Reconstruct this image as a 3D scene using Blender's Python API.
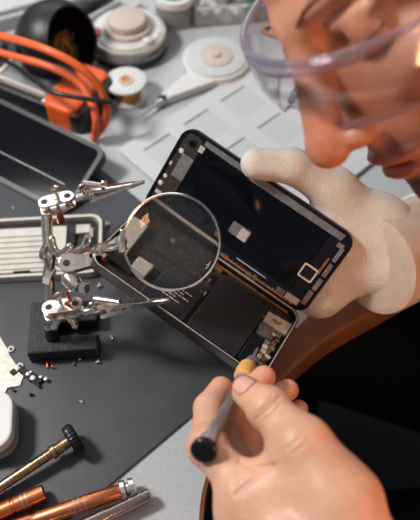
import bpy, bmesh, math, random
import numpy as np
from mathutils import Vector, Matrix
random.seed(7); np.random.seed(7)
V = Vector; PI = math.pi
S = 0.01                                   # everything below is written in centimetres
scn = bpy.context.scene
for o in list(bpy.data.objects): bpy.data.objects.remove(o)

# ------------------------------------------------------------------ camera
CAM = V((0, -33.27, 47.51)); PITCH = math.radians(55)
cF = V((0, math.cos(PITCH), -math.sin(PITCH))); cU = V((0, math.sin(PITCH), math.cos(PITCH))); cR = V((1, 0, 0))
FPX = 700.0
cd = bpy.data.cameras.new('camera'); cam = bpy.data.objects.new('camera', cd); scn.collection.objects.link(cam)
cam.location = CAM*S; cam.rotation_euler = (PI/2 - PITCH, 0, 0)
cd.sensor_fit = 'HORIZONTAL'; cd.sensor_width = 36; cd.lens = 36*FPX/420
cd.clip_start = 0.02; cd.clip_end = 20
cd.dof.use_dof = True; cd.dof.focus_distance = 0.468; cd.dof.aperture_fstop = 7.5
scn.camera = cam

# ------------------------------------------------------------------ world, lights, exposure
def lin(c):
    return tuple(((x/12.92) if x <= 0.04045 else ((x+0.055)/1.055)**2.4) for x in [v/255 for v in c])
w = bpy.data.worlds.new('room_light'); scn.world = w; w.use_nodes = True
wt = w.node_tree; bgn = wt.nodes['Background']; bgn.inputs[1].default_value = 0.42
wtc = wt.nodes.new('ShaderNodeTexCoord'); wsep = wt.nodes.new('ShaderNodeSeparateXYZ'); wrp = wt.nodes.new('ShaderNodeValToRGB')
wt.links.new(wtc.outputs['Generated'], wsep.inputs[0]); wt.links.new(wsep.outputs['Z'], wrp.inputs[0]); wt.links.new(wrp.outputs[0], bgn.inputs[0])
for pos_, c_ in ((0.0, (.012, .014, .02)), (.12, (.11, .115, .125)), (.45, (.16, .18, .21)), (1.0, (.60, .62, .66))):
    e_ = wrp.color_ramp.elements.new(pos_) if pos_ not in (0.0, 1.0) else wrp.color_ramp.elements[int(pos_)]
    e_.color = (*c_, 1)
def area(name, loc, target, size, sizey, power, col):
    l = bpy.data.lights.new(name, 'AREA'); l.shape = 'RECTANGLE'; l.size = size*S; l.size_y = sizey*S
    l.energy = power; l.color = col
    o = bpy.data.objects.new(name, l); scn.collection.objects.link(o)
    o.location = V(loc)*S; d = (V(target)-V(loc)); o.rotation_euler = d.to_track_quat('-Z', 'Y').to_euler()
    return o
area('window_daylight', (-30, 150, 105), (0, 10, 0), 150, 80, 7.5, (0.93, 0.97, 1.0))
area('ceiling_panel_light', (-66, 6, 80), (0, -10, 0), 17, 17, 10.5, (1.0, 0.97, 0.93))
area('warm_desk_lamp', (36, -44, 26), (15, 0, 6), 14, 14, 1.5, (1.0, 0.46, 0.22))
scn.view_settings.view_transform = 'Standard'; scn.view_settings.look = 'None'
scn.view_settings.exposure = 0.0; scn.view_settings.gamma = 1.0; scn.view_settings.use_curve_mapping = False

# ------------------------------------------------------------------ helpers
def P(u, v, z):
    d = cF + cR*((u-210)/FPX) + cU*((260-v)/FPX)
    return CAM + d*((z-CAM.z)/d.z)
def PD(u, v, dep):
    return CAM + (cF + cR*((u-210)/FPX) + cU*((260-v)/FPX))*dep

def mat(name, col, rough=0.5, metal=0.0, spec=0.5, bump=0.0, bscale=200, var=0.0, vscale=60, coat=0.0,
        trans=0.0, ior=1.45, sss=0.0, col2=None, rvar=0.0, srgb=True):
    m = bpy.data.materials.new(name); m.use_nodes = True; nt = m.node_tree; b = nt.nodes['Principled BSDF']
    c = lin(col) if srgb else col
    b.inputs['Base Color'].default_value = (*c, 1); b.inputs['Roughness'].default_value = rough
    b.inputs['Metallic'].default_value = metal; b.inputs['Specular IOR Level'].default_value = spec
    b.inputs['Coat Weight'].default_value = coat; b.inputs['Transmission Weight'].default_value = trans
    b.inputs['IOR'].default_value = ior
    if sss: b.inputs['Subsurface Weight'].default_value = sss; b.inputs['Subsurface Radius'].default_value = (1, .35, .2); b.inputs['Subsurface Scale'].default_value = 0.004
    tc = nt.nodes.new('ShaderNodeTexCoord')
    if var or col2:
        n = nt.nodes.new('ShaderNodeTexNoise'); n.inputs['Scale'].default_value = vscale; n.inputs['Detail'].default_value = 5
        nt.links.new(tc.outputs['Object'], n.inputs['Vector'])
        mx = nt.nodes.new('ShaderNodeMix'); mx.data_type = 'RGBA'
        rp = nt.nodes.new('ShaderNodeValToRGB'); rp.color_ramp.elements[0].position = .35; rp.color_ramp.elements[1].position = .65
        nt.links.new(n.outputs['Fac'], rp.inputs[0]); nt.links.new(rp.outputs[0], mx.inputs[0])
        if col2: a, bb = c, lin(col2)
        else: a = tuple(x*(1-var) for x in c); bb = tuple(min(1, x*(1+var)) for x in c)
        mx.inputs[6].default_value = (*a, 1); mx.inputs[7].default_value = (*bb, 1)
        nt.links.new(mx.outputs[2], b.inputs['Base Color'])
    if rvar:
        n = nt.nodes.new('ShaderNodeTexNoise'); n.inputs['Scale'].default_value = vscale*.5; n.inputs['Detail'].default_value = 4
        nt.links.new(tc.outputs['Object'], n.inputs['Vector'])
        mr = nt.nodes.new('ShaderNodeMapRange'); mr.inputs[3].default_value = max(.02, rough-rvar); mr.inputs[4].default_value = rough+rvar
        nt.links.new(n.outputs['Fac'], mr.inputs[0]); nt.links.new(mr.outputs[0], b.inputs['Roughness'])
    if bump:
        n = nt.nodes.new('ShaderNodeTexNoise'); n.inputs['Scale'].default_value = bscale; n.inputs['Detail'].default_value = 4
        nt.links.new(tc.outputs['Object'], n.inputs['Vector'])
        bp = nt.nodes.new('ShaderNodeBump'); bp.inputs['Strength'].default_value = bump; bp.inputs['Distance'].default_value = 0.0006
        nt.links.new(n.outputs['Fac'], bp.inputs['Height']); nt.links.new(bp.outputs[0], b.inputs['Normal'])
    return m

class MB:
    """collects shapes (cm) into one mesh"""
    def __init__(s, X=None): s.v = []; s.f = []; s.sm = []; s.X = X or Matrix.Identity(4)
    def add(s, vs, fs, smooth=True):
        n = len(s.v); s.v += [s.X @ V(p) for p in vs]; s.f += [tuple(i+n for i in f) for f in fs]; s.sm += [smooth]*len(fs); return s
    def frombm(s, bm, smooth=False):
        bm.verts.ensure_lookup_table(); bm.verts.index_update()
        s.add([v.co.copy() for v in bm.verts], [[v.index for v in f.verts] for f in bm.faces], smooth); bm.free(); return s
    def box(s, c, size, bev=0.0, M=None, seg=2):
        bm = bmesh.new(); bmesh.ops.create_cube(bm, size=1)
        for v in bm.verts: v.co = V((v.co.x*size[0], v.co.y*size[1], v.co.z*size[2]))
        if bev: bmesh.ops.bevel(bm, geom=bm.edges[:], offset=bev, segments=seg, profile=.5, affect='EDGES')
        T = Matrix.Translation(V(c)) @ (M or Matrix.Identity(4))
        bmesh.ops.transform(bm, matrix=T, verts=bm.verts); return s.frombm(bm)
    def lathe(s, a, b, prof, seg=24, smooth=True, scl=(1, 1)):
        """prof: list of (t along a->b in cm, r)"""
        a = V(a); b = V(b); ax = (b-a).normalized(); q = ax.to_track_quat('Z', 'Y').to_matrix()
        vs = []; fs = []
        for t, r in prof:
            for k in range(seg):
                an = 2*PI*k/seg; vs.append(a + ax*t + q @ V((math.cos(an)*r*scl[0], math.sin(an)*r*scl[1], 0)))
        for i in range(len(prof)-1):
            for k in range(seg):
                k2 = (k+1) % seg; fs.append((i*seg+k, i*seg+k2, (i+1)*seg+k2, (i+1)*seg+k))
        fs.append(tuple(range(seg))[::-1]); fs.append(tuple((len(prof)-1)*seg+k for k in range(seg)))
        return s.add(vs, fs, smooth)
    def cyl(s, a, b, r, r2=None, seg=20, bev=0.0):
        r2 = r if r2 is None else r2; L = (V(b)-V(a)).length
        bev = min(bev, r*.5, r2*.5, L*.3)
        if bev: pr = [(0, r-bev), (bev*.3, r-bev*.3), (bev, r), (L-bev, r2), (L-bev*.3, r2-bev*.3), (L, r2-bev)]
        else: pr = [(0, r), (L, r2)]
        return s.lathe(a, b, pr, seg)
    def tube(s, pts, r, seg=10, closed=False, sub=6):
        pts = [V(p) for p in pts]
        if len(pts) > 2 and sub > 1:
            out = []; n = len(pts)
            rng = range(n if closed else n-1)
            for i in rng:
                g = (lambda j: pts[j % n]) if closed else (lambda j: pts[max(0, min(n-1, j))])
                p0, p1, p2, p3 = g(i-1), g(i), g(i+1), g(i+2)
                for k in range(sub):
                    t = k/sub
                    out.append(.5*((2*p1)+(p2-p0)*t+(2*p0-5*p1+4*p2-p3)*t*t+(3*p1-p0-3*p2+p3)*t**3))
            if not closed: out.append(pts[-1])
            pts = out
        n = len(pts); vs = []; fs = []; rr = r if hasattr(r, '__len__') else [r, r]
        up = V((0, 0, 1)); pn = None
        for i, p in enumerate(pts):
            t = ((pts[(i+1) % n]-pts[i-1]) if closed else (pts[min(n-1, i+1)]-pts[max(0, i-1)])).normalized()
            if pn is None:
                pn = t.cross(up if abs(t.dot(up)) < .95 else V((1, 0, 0))).normalized()
            pn = (pn - t*pn.dot(t)).normalized(); bn = t.cross(pn)
            fr = i/(n-1)*(len(rr)-1); j = min(len(rr)-2, int(fr)); ra = rr[j]+(rr[j+1]-rr[j])*(fr-j)
            for k in range(seg):
                an = 2*PI*k/seg; vs.append(p + (pn*math.cos(an)+bn*math.sin(an))*ra)
        for i in range(n if closed else n-1):
            for k in range(seg):
                k2 = (k+1) % seg; i2 = (i+1) % n; fs.append((i*seg+k, i*seg+k2, i2*seg+k2, i2*seg+k))
        if not closed: fs.append(tuple(range(seg))[::-1]); fs.append(tuple((n-1)*seg+k for k in range(seg)))
        return s.add(vs, fs, True)
    def sphere(s, c, r, seg=20, rings=12, M=None):
        bm = bmesh.new(); bmesh.ops.create_uvsphere(bm, u_segments=seg, v_segments=rings, radius=1)
        rr = r if hasattr(r, '__len__') else (r, r, r)
        T = Matrix.Translation(V(c)) @ (M or Matrix.Identity(4)) @ Matrix.Diagonal((*rr, 1))
        bmesh.ops.transform(bm, matrix=T, verts=bm.verts); return s.frombm(bm, True)
    def prism(s, poly, z0, z1, bev=0.0, M=None):
        bm = bmesh.new(); vs = [bm.verts.new((p[0], p[1], z0)) for p in poly]; f = bm.faces.new(vs)
        r = bmesh.ops.extrude_face_region(bm, geom=[f]); up = [e for e in r['geom'] if isinstance(e, bmesh.types.BMVert)]
        bmesh.ops.translate(bm, verts=up, vec=(0, 0, z1-z0)); bmesh.ops.recalc_face_normals(bm, faces=bm.faces)
        if bev:
            es = [e for e in bm.edges if abs(e.verts[0].co.z-e.verts[1].co.z) < 1e-6]
            bmesh.ops.bevel(bm, geom=es, offset=bev, segments=2, profile=.5, affect='EDGES', clamp_overlap=True)
        if M: bmesh.ops.transform(bm, matrix=M, verts=bm.verts)
        return s.frombm(bm)
    def ring(s, outer, inner, z0, z1, M=None):
        """rim between two polygons with the same number of points"""
        n = len(outer); T = M or Matrix.Identity(4)
        vs = [T @ V((*p, z)) for z in (z0, z1) for p in outer] + [T @ V((*p, z)) for z in (z0, z1) for p in inner]
        fs = []
        for i in range(n):
            j = (i+1) % n
            fs += [(i, j, n+j, n+i), (n+i, n+j, 3*n+j, 3*n+i), (3*n+i, 3*n+j, 2*n+j, 2*n+i), (2*n+i, 2*n+j, j, i)]
        return s.add(vs, fs, False)
    def build(s, name, m, parent=None, auto=True):
        base = BASE.get(parent.name, V((0, 0, 0))) if parent else None
        if base is None:
            xs = [p.x for p in s.v]; ys = [p.y for p in s.v]; zs = [p.z for p in s.v]
            base = V(((min(xs)+max(xs))/2, (min(ys)+max(ys))/2, min(zs)))
        me = bpy.data.meshes.new(name); me.from_pydata([(p-base)*S for p in s.v], [], s.f)
        me.polygons.foreach_set('use_smooth', s.sm); me.update()
        if auto: 
            bm = bmesh.new(); bm.from_mesh(me); bmesh.ops.recalc_face_normals(bm, faces=bm.faces)
            for e in bm.edges:
                if len(e.link_faces) == 2 and e.calc_face_angle() > 0.7: e.smooth = False
            bm.to_mesh(me); bm.free()
        o = bpy.data.objects.new(name, me); scn.collection.objects.link(o); BASE[o.name] = base
        if m: me.materials.append(m)
        if parent: o.parent = parent
        else: o.location = base*S
        return o
BASE = {}
def tag(o, label, cat=None, group=None, kind=None):
    if label: o['label'] = label
    if cat: o['category'] = cat
    if group: o['group'] = group
    if kind: o['kind'] = kind
    return o
def thing(name, loc, label, cat, group=None):
    o = bpy.data.objects.new(name, None); scn.collection.objects.link(o); o.empty_display_size = .01
    o.location = V(loc)*S; BASE[o.name] = V(loc); return tag(o, label, cat, group)
def rrect(w, h, r, n=6, cx=0, cy=0):
    out = []
    for sx, sy, a0 in ((1, 1, 0), (-1, 1, 90), (-1, -1, 180), (1, -1, 270)):
        for k in range(n+1):
            a = math.radians(a0+90*k/n); out.append((cx+sx*(w/2-r)+r*math.cos(a), cy+sy*(h/2-r)+r*math.sin(a)))
    return out
def frame(o, x, y):
    """4x4 with local x along x, y near y, origin o"""
    x = V(x).normalized(); z = x.cross(V(y)).normalized(); y = z.cross(x)
    M = Matrix((x, y, z)).transposed().to_4x4(); M.translation = V(o); return M

# signed-distance modelling for the organic shapes --------------------------------
def sdf_mesh(prims, res, pad=0.6):
    """prims: dicts t='cone'(a,b,ra,rb) / 'ell'(c,r,M), k blend, op '+','-' ; returns verts, quads"""
    lo = np.full(3, 1e9); hi = -lo
    for p in prims:
        if p['op'] == '-': continue
        if p['t'] == 'cone':
            for q, r in ((p['a'], p['ra']), (p['b'], p['rb'])): lo = np.minimum(lo, np.array(q)-r); hi = np.maximum(hi, np.array(q)+r)
        else:
            r = max(p['r']); lo = np.minimum(lo, np.array(p['c'])-r); hi = np.maximum(hi, np.array(p['c'])+r)
    lo -= pad; hi += pad; n = np.ceil((hi-lo)/res).astype(int)+1
    ax = [lo[i]+np.arange(n[i])*res for i in range(3)]
    D = np.full(n, 10.0)
    for p in prims:
        if p['t'] == 'cone':
            bl = np.minimum(np.array(p['a'])-p['ra'], np.array(p['b'])-p['rb']); bh = np.maximum(np.array(p['a'])+p['ra'], np.array(p['b'])+p['rb'])
        else:
            r = max(p['r']); bl = np.array(p['c'])-r; bh = np.array(p['c'])+r
        m = p['k']+2.5*res+.3; i0 = np.maximum(0, np.floor((bl-m-lo)/res).astype(int)); i1 = np.minimum(n, np.ceil((bh+m-lo)/res).astype(int)+1)
        if np.any(i1 <= i0): continue
        sl = tuple(slice(i0[i], i1[i]) for i in range(3))
        G = np.stack(np.meshgrid(*[ax[i][sl[i]] for i in range(3)], indexing='ij'), -1)
        if p['t'] == 'cone':
            a = np.array(p['a'], float); b = np.array(p['b'], float); ba = b-a; L2 = max(ba@ba, 1e-9)
            h = np.clip(((G-a)@ba)/L2, 0, 1); d = np.linalg.norm(G-a-h[..., None]*ba, axis=-1)-(p['ra']+(p['rb']-p['ra'])*h)
        else:
            q = G-np.array(p['c'], float)
            if p.get('M') is not None: q = q @ np.array(p['M'])      # columns are the axes
            rr = np.array(p['r'], float); k0 = np.linalg.norm(q/rr, axis=-1); k1 = np.linalg.norm(q/rr**2, axis=-1)+1e-9
            d = k0*(k0-1)/k1
        A = D[sl]; k = max(p['k'], 1e-4)
        if p['op'] == '+':
            h = np.maximum(k-np.abs(A-d), 0)/k; D[sl] = np.minimum(A, d)-h*h*k/4
        else:
            h = np.maximum(k-np.abs(A+d), 0)/k; D[sl] = np.maximum(A, -d)+h*h*k/4
    ins = D < 0; c = [slice(0, -1), slice(1, None)]
    cnt = sum(ins[c[i], c[j], c[l]].astype(int) for i in (0, 1) for j in (0, 1) for l in (0, 1))
    act = (cnt > 0) & (cnt < 8); idx = np.full(act.shape, -1); idx[act] = np.arange(act.sum()); I = np.argwhere(act)
    acc = np.zeros((len(I), 3)); nn = np.zeros(len(I))
    for axis in range(3):
        for u in (0, 1):
            for v in (0, 1):
                o0 = [0, 0, 0]; oth = [x for x in range(3) if x != axis]; o0[oth[0]] = u; o0[oth[1]] = v; o1 = list(o0); o1[axis] = 1
                d0 = D[tuple((I+o0).T)]; d1 = D[tuple((I+o1).T)]; cr = (d0 < 0) != (d1 < 0)
                t = np.where(cr, d0/(d0-d1+1e-12), 0); pos = np.array(o0)[None]+t[:, None]*(np.array(o1)-np.array(o0))[None]
                acc += pos*cr[:, None]; nn += cr
    vs = lo+(I+acc/nn[:, None])*res; fs = []
    for axis in range(3):
        a1 = (axis+1) % 3; a2 = (axis+2) % 3
        s0 = [slice(None)]*3; s1 = [slice(None)]*3; s0[axis] = slice(0, -1); s1[axis] = slice(1, None)
        cr = ins[tuple(s0)] != ins[tuple(s1)]; E_ = np.argwhere(cr)
        E_ = E_[(E_[:, a1] > 0) & (E_[:, a2] > 0) & (E_[:, a1] < n[a1]-1) & (E_[:, a2] < n[a2]-1)]
        flip = ins[tuple(E_.T)]
        q = []
        for u, v in ((0, 0), (1, 0), (1, 1), (0, 1)):
            k = E_.copy(); k[:, a1] -= 1-u; k[:, a2] -= 1-v; q.append(idx[tuple(k.T)])
        q = np.stack(q, 1); q[~flip] = q[~flip][:, ::-1]; q = q[(q >= 0).all(1)]; fs.append(q)
    fs = np.concatenate(fs)
    return [V(p) for p in vs], [tuple(int(i) for i in f) for f in fs]
def con(a, b, ra, rb=None, k=.5, op='+'): return dict(t='cone', a=tuple(a), b=tuple(b), ra=ra, rb=ra if rb is None else rb, k=k, op=op)
def ell(c, r, k=.5, op='+', M=None): return dict(t='ell', c=tuple(c), r=(r, r, r) if not hasattr(r, '__len__') else r, k=k, op=op, M=M)

# ------------------------------------------------------------------ materials
M_ = {}
M_['table'] = mat('grey_laminate', (180, 182, 185), .30, spec=.6, bump=.12, bscale=900, var=.05, vscale=400, rvar=.06)
M_['edge'] = mat('wood_edge', (128, 82, 54), .42, var=.18, vscale=70, spec=.4)
M_['under'] = mat('dark_chipboard', (60, 40, 28), .8)
M_['mat'] = mat('dark_rubber', (66, 67, 72), .36, spec=.5, bump=.25, bscale=1500, var=.10, vscale=35, rvar=.07)
M_['floor'] = mat('dark_floor', (22, 24, 34), .6, var=.2, vscale=3)
M_['chrome'] = mat('nickel_plate', (232, 222, 212), .2, 1.0, var=.12, vscale=250, rvar=.10)
M_['steel'] = mat('brushed_steel', (205, 203, 200), .42, .9, rvar=.08, vscale=300)
M_['bronze'] = mat('worn_bronze', (160, 134, 108), .27, 1.0, var=.25, vscale=220, rvar=.12)
M_['gun'] = mat('pinkish_steel', (158, 142, 138), .26, 1.0, rvar=.08, vscale=300)
M_['copper'] = mat('copper_anodised', (214, 132, 92), .34, 1.0, rvar=.08, vscale=300)
M_['champ'] = mat('champagne_metal', (204, 186, 162), .34, 1.0, var=.1, vscale=300, rvar=.1)
M_['cast'] = mat('black_cast_iron', (34, 34, 37), .48, bump=.8, bscale=450, spec=.45)
M_['black'] = mat('black_plastic', (20, 21, 24), .30)
M_['blackm'] = mat('matte_black_plastic', (30, 30, 32), .42, bump=.2, bscale=800)
M_['screen'] = mat('screen_glass', (9, 12, 20), .10, spec=.22)
M_['panel'] = mat('display_back_film', (13, 17, 30), .22, spec=.5, bump=.15, bscale=60)
M_['batt'] = mat('battery_wrap', (38, 39, 44), .30, spec=.5, bump=.12, bscale=120)
M_['battd'] = mat('battery_edge', (14, 14, 16), .4)
M_['silver'] = mat('silver_shield', (212, 205, 194), .34, .45, var=.14, vscale=350)
M_['greym'] = mat('grey_foil', (132, 130, 130), .4, .5, var=.2, vscale=300)
M_['gold'] = mat('gold_flex', (200, 146, 88), .32, .8, var=.3, vscale=300)
M_['pcb'] = mat('dark_circuit', (26, 27, 30), .4, col2=(60, 52, 46), vscale=500, bump=.5, bscale=600)
M_['alu'] = mat('phone_band', (112, 108, 106), .3, 1.0)
M_['white'] = mat('white_plastic', (214, 214, 212), .35)
M_['whiteg'] = mat('silicone_white', (198, 201, 203), .5)
M_['recess'] = mat('silicone_recess', (190, 193, 195), .5)
M_['brown'] = mat('warm_shade_brown', (120, 84, 72), .28, spec=.6, var=.05, vscale=60)  # brown holds the shade and warm reflection of the grey tabletop
M_['chassis'] = mat('chassis_plate', (216, 210, 198), .32, .35, var=.06, vscale=120)
M_['orange'] = mat('orange_rubber', (226, 100, 52), .40)
M_['orangep'] = mat('orange_shell', (232, 98, 46), .42)
M_['cream'] = mat('cream_plastic', (200, 186, 176), .45)
M_['tan'] = mat('tan_sleeve', (226, 168, 100), .5, bump=.3, bscale=400)
M_['white_print'] = mat('white_print', (200, 200, 200), .5)
M_['clear'] = mat('clear_plastic', (225, 228, 230), .12, trans=.75, ior=1.3)
M_['brass'] = mat('brass_shavings', (190, 150, 90), .35, 1.0)
M_['solder'] = mat('copper_wire', (206, 140, 84), .3, .9, bump=.8, bscale=900)
M_['green'] = mat('green_flux', (40, 110, 70), .4)
M_['navy'] = mat('navy_cloth', (6, 8, 17), .85, bump=.3, bscale=600)
M_['brow'] = mat('brown_brow', (132, 88, 66), .7)
M_['hair'] = mat('dark_hair', (30, 22, 18), .5, bump=.8, bscale=500)

def skin_mat(name, beard=None):
    m = mat(name, (220, 172, 146), .42, spec=.45, sss=.12, var=.10, vscale=45, bump=.35, bscale=700)
    nt = m.node_tree; b = nt.nodes['Principled BSDF']
    # fine crease lines at two scales
    tc = nt.nodes.new('ShaderNodeTexCoord'); vo = nt.nodes.new('ShaderNodeTexVoronoi'); vo.inputs['Scale'].default_value = 420
    nt.links.new(tc.outputs['Object'], vo.inputs['Vector'])
    old = b.inputs['Normal'].links[0].from_node
    bp = nt.nodes.new('ShaderNodeBump'); bp.inputs['Strength'].default_value = .22; bp.inputs['Distance'].default_value = .0005
    nt.links.new(vo.outputs['Distance'], bp.inputs['Height']); nt.links.new(old.outputs[0], bp.inputs['Normal']); nt.links.new(bp.outputs[0], b.inputs['Normal'])
    return m
M_['skin'] = skin_mat('skin')
_nt = M_['skin'].node_tree; _b = _nt.nodes['Principled BSDF']; _src = _b.inputs['Base Color'].links[0].from_socket
_a = _nt.nodes.new('ShaderNodeAttribute'); _a.attribute_name = 'skin_tone'; _mx = _nt.nodes.new('ShaderNodeMix'); _mx.data_type = 'RGBA'; _mx.blend_type = 'MULTIPLY'; _mx.inputs[0].default_value = 1
_nt.links.new(_src, _mx.inputs[6]); _nt.links.new(_a.outputs['Color'], _mx.inputs[7]); _nt.links.new(_mx.outputs[2], _b.inputs['Base Color'])
M_['nail'] = mat('finger_nail', (216, 164, 146), .18, spec=.5)

# clear goggle plastic: thin clear sheet, mostly see-through with a glossy face
def thin_clear(name, tint, fac, rough=.05):
    m = bpy.data.materials.new(name); m.use_nodes = True; nt = m.node_tree; nt.nodes.clear()
    o = nt.nodes.new('ShaderNodeOutputMaterial'); mx = nt.nodes.new('ShaderNodeMixShader')
    t = nt.nodes.new('ShaderNodeBsdfTransparent'); g = nt.nodes.new('ShaderNodeBsdfGlossy'); fr = nt.nodes.new('ShaderNodeLayerWeight'); mr = nt.nodes.new('ShaderNodeMapRange')
    t.inputs[0].default_value = (*tint, 1); g.inputs['Roughness'].default_value = rough; fr.inputs[0].default_value = .35; mr.inputs[3].default_value = .06; mr.inputs[4].default_value = fac
    nt.links.new(fr.outputs['Facing'], mr.inputs[0]); nt.links.new(mr.outputs[0], mx.inputs[0]); nt.links.new(t.outputs[0], mx.inputs[1]); nt.links.new(g.outputs[0], mx.inputs[2]); nt.links.new(mx.outputs[0], o.inputs[0]); return m
M_['lens_clear'] = thin_clear('clear_visor', (.97, .96, .98), .40, .12)
M_['rim_clear'] = mat('lavender_rim', (232, 222, 240), .08, trans=.9, ior=1.3, spec=.9)
M_['glass'] = mat('magnifier_glass', (250, 252, 252), .0, trans=1.0, ior=1.45)

# knitted glove: rows of stitches from a wave texture pair
def knit(name, col, sc):
    m = mat(name, col, .85, spec=.2, var=.06, vscale=90); nt = m.node_tree; b = nt.nodes['Principled BSDF']
    tc = nt.nodes.new('ShaderNodeTexCoord'); mp = nt.nodes.new('ShaderNodeMapping'); mp.inputs['Rotation'].default_value = (0.3, -.5, .45)
    nt.links.new(tc.outputs['Object'], mp.inputs[0])
    w1 = nt.nodes.new('ShaderNodeTexWave'); w1.bands_direction = 'X'; w1.inputs['Scale'].default_value = sc; w1.inputs['Distortion'].default_value = .4
    w2 = nt.nodes.new('ShaderNodeTexWave'); w2.bands_direction = 'Y'; w2.inputs['Scale'].default_value = sc*.8; w2.inputs['Distortion'].default_value = .4
    for x in (w1, w2): nt.links.new(mp.outputs[0], x.inputs['Vector'])
    ad = nt.nodes.new('ShaderNodeMath'); ad.operation = 'ADD'; nt.links.new(w1.outputs['Fac'], ad.inputs[0]); nt.links.new(w2.outputs['Fac'], ad.inputs[1])
    bp = nt.nodes.new('ShaderNodeBump'); bp.inputs['Strength'].default_value = .6; bp.inputs['Distance'].default_value = .0008
    nt.links.new(ad.outputs[0], bp.inputs['Height']); nt.links.new(bp.outputs[0], b.inputs['Normal']); return m
M_['knit'] = knit('knitted_glove', (214, 206, 196), 330)
M_['cuffknit'] = knit('knitted_cuff', (204, 182, 166), 260)

# ------------------------------------------------------------------ setting
MB().box((0, 0, -75.5), (500, 500, 1)).build('floor', M_['floor'])['kind'] = 'structure'

# workbench with a curved cut-out on the sitter's side
cut = [P(u, v, 0) for u, v in ((204, 545), (199, 520), (205, 480), (222, 443), (246, 409), (280, 377), (298, 359), (331, 333), (375, 308), (420, 283))]
def crom(pts, sub=5):
    out = []
    for i in range(len(pts)-1):
        p0, p1, p2, p3 = pts[max(0, i-1)], pts[i], pts[i+1], pts[min(len(pts)-1, i+2)]
        for k in range(sub):
            t = k/sub; out.append(.5*((2*p1)+(p2-p0)*t+(2*p0-5*p1+4*p2-p3)*t*t+(3*p1-p0-3*p2+p3)*t**3))
    return out+[pts[-1]]
cut = crom([V((p.x, p.y, 0)) for p in cut])
cut = [V((5, -48, 0)), V((1.5, -34, 0))] + cut + [V((32, 8, 0)), V((60, 14, 0))]
poly = [(-75, -48)] + [(p.x, p.y) for p in cut] + [(75, 16), (75, 75), (-75, 75)]
t = thing('workbench', (0, 20, -75), 'light grey workbench with curved cut-out and brown wooden edge, under everything', 'table')
bm = bmesh.new()
MB().prism(poly, -2.9, 0).build('tabletop', M_['table'], t)
m = MB(); nrm = []
for i, p in enumerate(cut):
    d = (cut[min(len(cut)-1, i+1)]-cut[max(0, i-1)]); nrm.append(V((d.y, -d.x, 0)).normalized())
inn = [p for p in cut]; out = [p+n*.28 for p, n in zip(cut, nrm)]
vs = []; fs = []
for a, b in zip(inn, out): vs += [a+V((0, 0, .02)), b+V((0, 0, -.06)), b+V((0, 0, -2.95)), a+V((0, 0, -2.95))]
for i in range(len(inn)-1):
    for k in range(4): fs.append((i*4+k, i*4+(k+1) % 4, i*4+4+(k+1) % 4, i*4+4+k))
m.add(vs, fs, False); tag(m.build('edge_band', M_['edge'], t), 'brown wooden edge band following the curve')
for x, y in ((-68, -42), (-68, 68), (68, 68), (68, 22)):
    MB().box((x, y, -39), (5, 5, 72), .4).build('leg', M_['under'], t)

pp = [P(u, v, 0) for u, v in ((232, 398), (246, 384), (296, 329), (330, 296), (352, 278))]  # thin added sheet: shade and the sitter's warm reflection painted as brown
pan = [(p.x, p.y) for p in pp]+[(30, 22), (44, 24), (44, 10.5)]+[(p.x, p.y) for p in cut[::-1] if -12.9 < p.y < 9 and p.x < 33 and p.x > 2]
tag(MB().prism(pan, .005, .04).build('warm_shade_overlay', M_['brown'], t), 'brown overlay painting shade and warm reflection onto the grey tabletop front')
# dark mat
c0 = V((6.65, -6.54, 0)); d1 = V((-.742, -.670, 0)); d2 = V((-.707, .707, 0))
q = [c0, c0+d2*34, c0+d2*34+d1*48, c0+d1*48]
m = MB().prism([(p.x, p.y) for p in q][::-1], 0.0, .22, .06)
tag(m.build('work_mat', M_['mat']), 'large dark grey rubber work mat lying on the bench', 'mat')
ZM = .22

# ------------------------------------------------------------------ opened smartphone
HO = V((0.8126, -3.616, 5.2454)); UX = V((0.8205, -0.5094, -0.2595)); YH = V((0.4607, 0.8579, -0.2275)); YD = V((0.4945, 0.4047, 0.7692))
XH = frame(HO, UX, YH); XD = frame(HO, UX, YD)
ph = thing('opened_smartphone', HO, 'opened smartphone held by the gloved hand, battery and display back exposed', 'phone')
L = 14.4; W = 7.1; c = -W/2
def H(): return MB(XH)
def Dm(): return MB(XD)
hb = H().prism(rrect(L, W, 1.0, 8, 0, c), -.62, -.50).build('back_shell', M_['battd'], ph)
H().ring(rrect(L, W, 1.0, 8, 0, c), rrect(L-.32, W-.32, .88, 8, 0, c), -.62, .12).build('metal_band', M_['alu'], ph)
H().ring(rrect(L-.32, W-.32, .88, 8, 0, c), rrect(L-.56, W-.56, .75, 8, 0, c), -.5, .02).build('gasket', M_['battd'], ph)
H().prism(rrect(L-.6, W-.6, .7, 6, 0, c), -.50, -.36).build('circuit_board', M_['pcb'], ph)
bt = H().prism(rrect(3.95, 5.5, .18, 3, 2.85, -3.95), -.36, 0.03, .05).build('battery', M_['batt'], ph)
bt2 = H().prism(rrect(3.5, 3.9, .15, 3, -1.2, -4.9), -.36, -.02, .05).build('battery', M_['batt'], ph)
m = H()
for i in range(5):
    ln = (2.2, 1.7, 2.3, 1.5, 1.9)[i]; x0 = -2.3
    x = x0
    k = 0
    while x < x0+ln:
        wd = (.16, .28, .2, .34, .12)[(i+k) % 5]; m.box((x+wd/2, -4.5-i*.28, -.012), (wd, .07, .012)); x += wd+.08; k += 1
m.build('printed_text', M_['white_print'], bt2)
H().box((5.3, -5.25, -.16), (.75, 2.6, .42), .06).build('loudspeaker', M_['black'], ph)
s = H().prism([(5.0, -1.5), (7.0, -1.25), (6.95, -2.45), (5.05, -2.5)], -.34, -.04, .03).build('shield_plate', M_['silver'], ph)
H().tube([(5.6, -1.9, -.02), (5.95, -2.05, .02), (6.2, -1.85, -.01)], .09, 8).build('flex_tab', M_['copper'], s)
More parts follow.
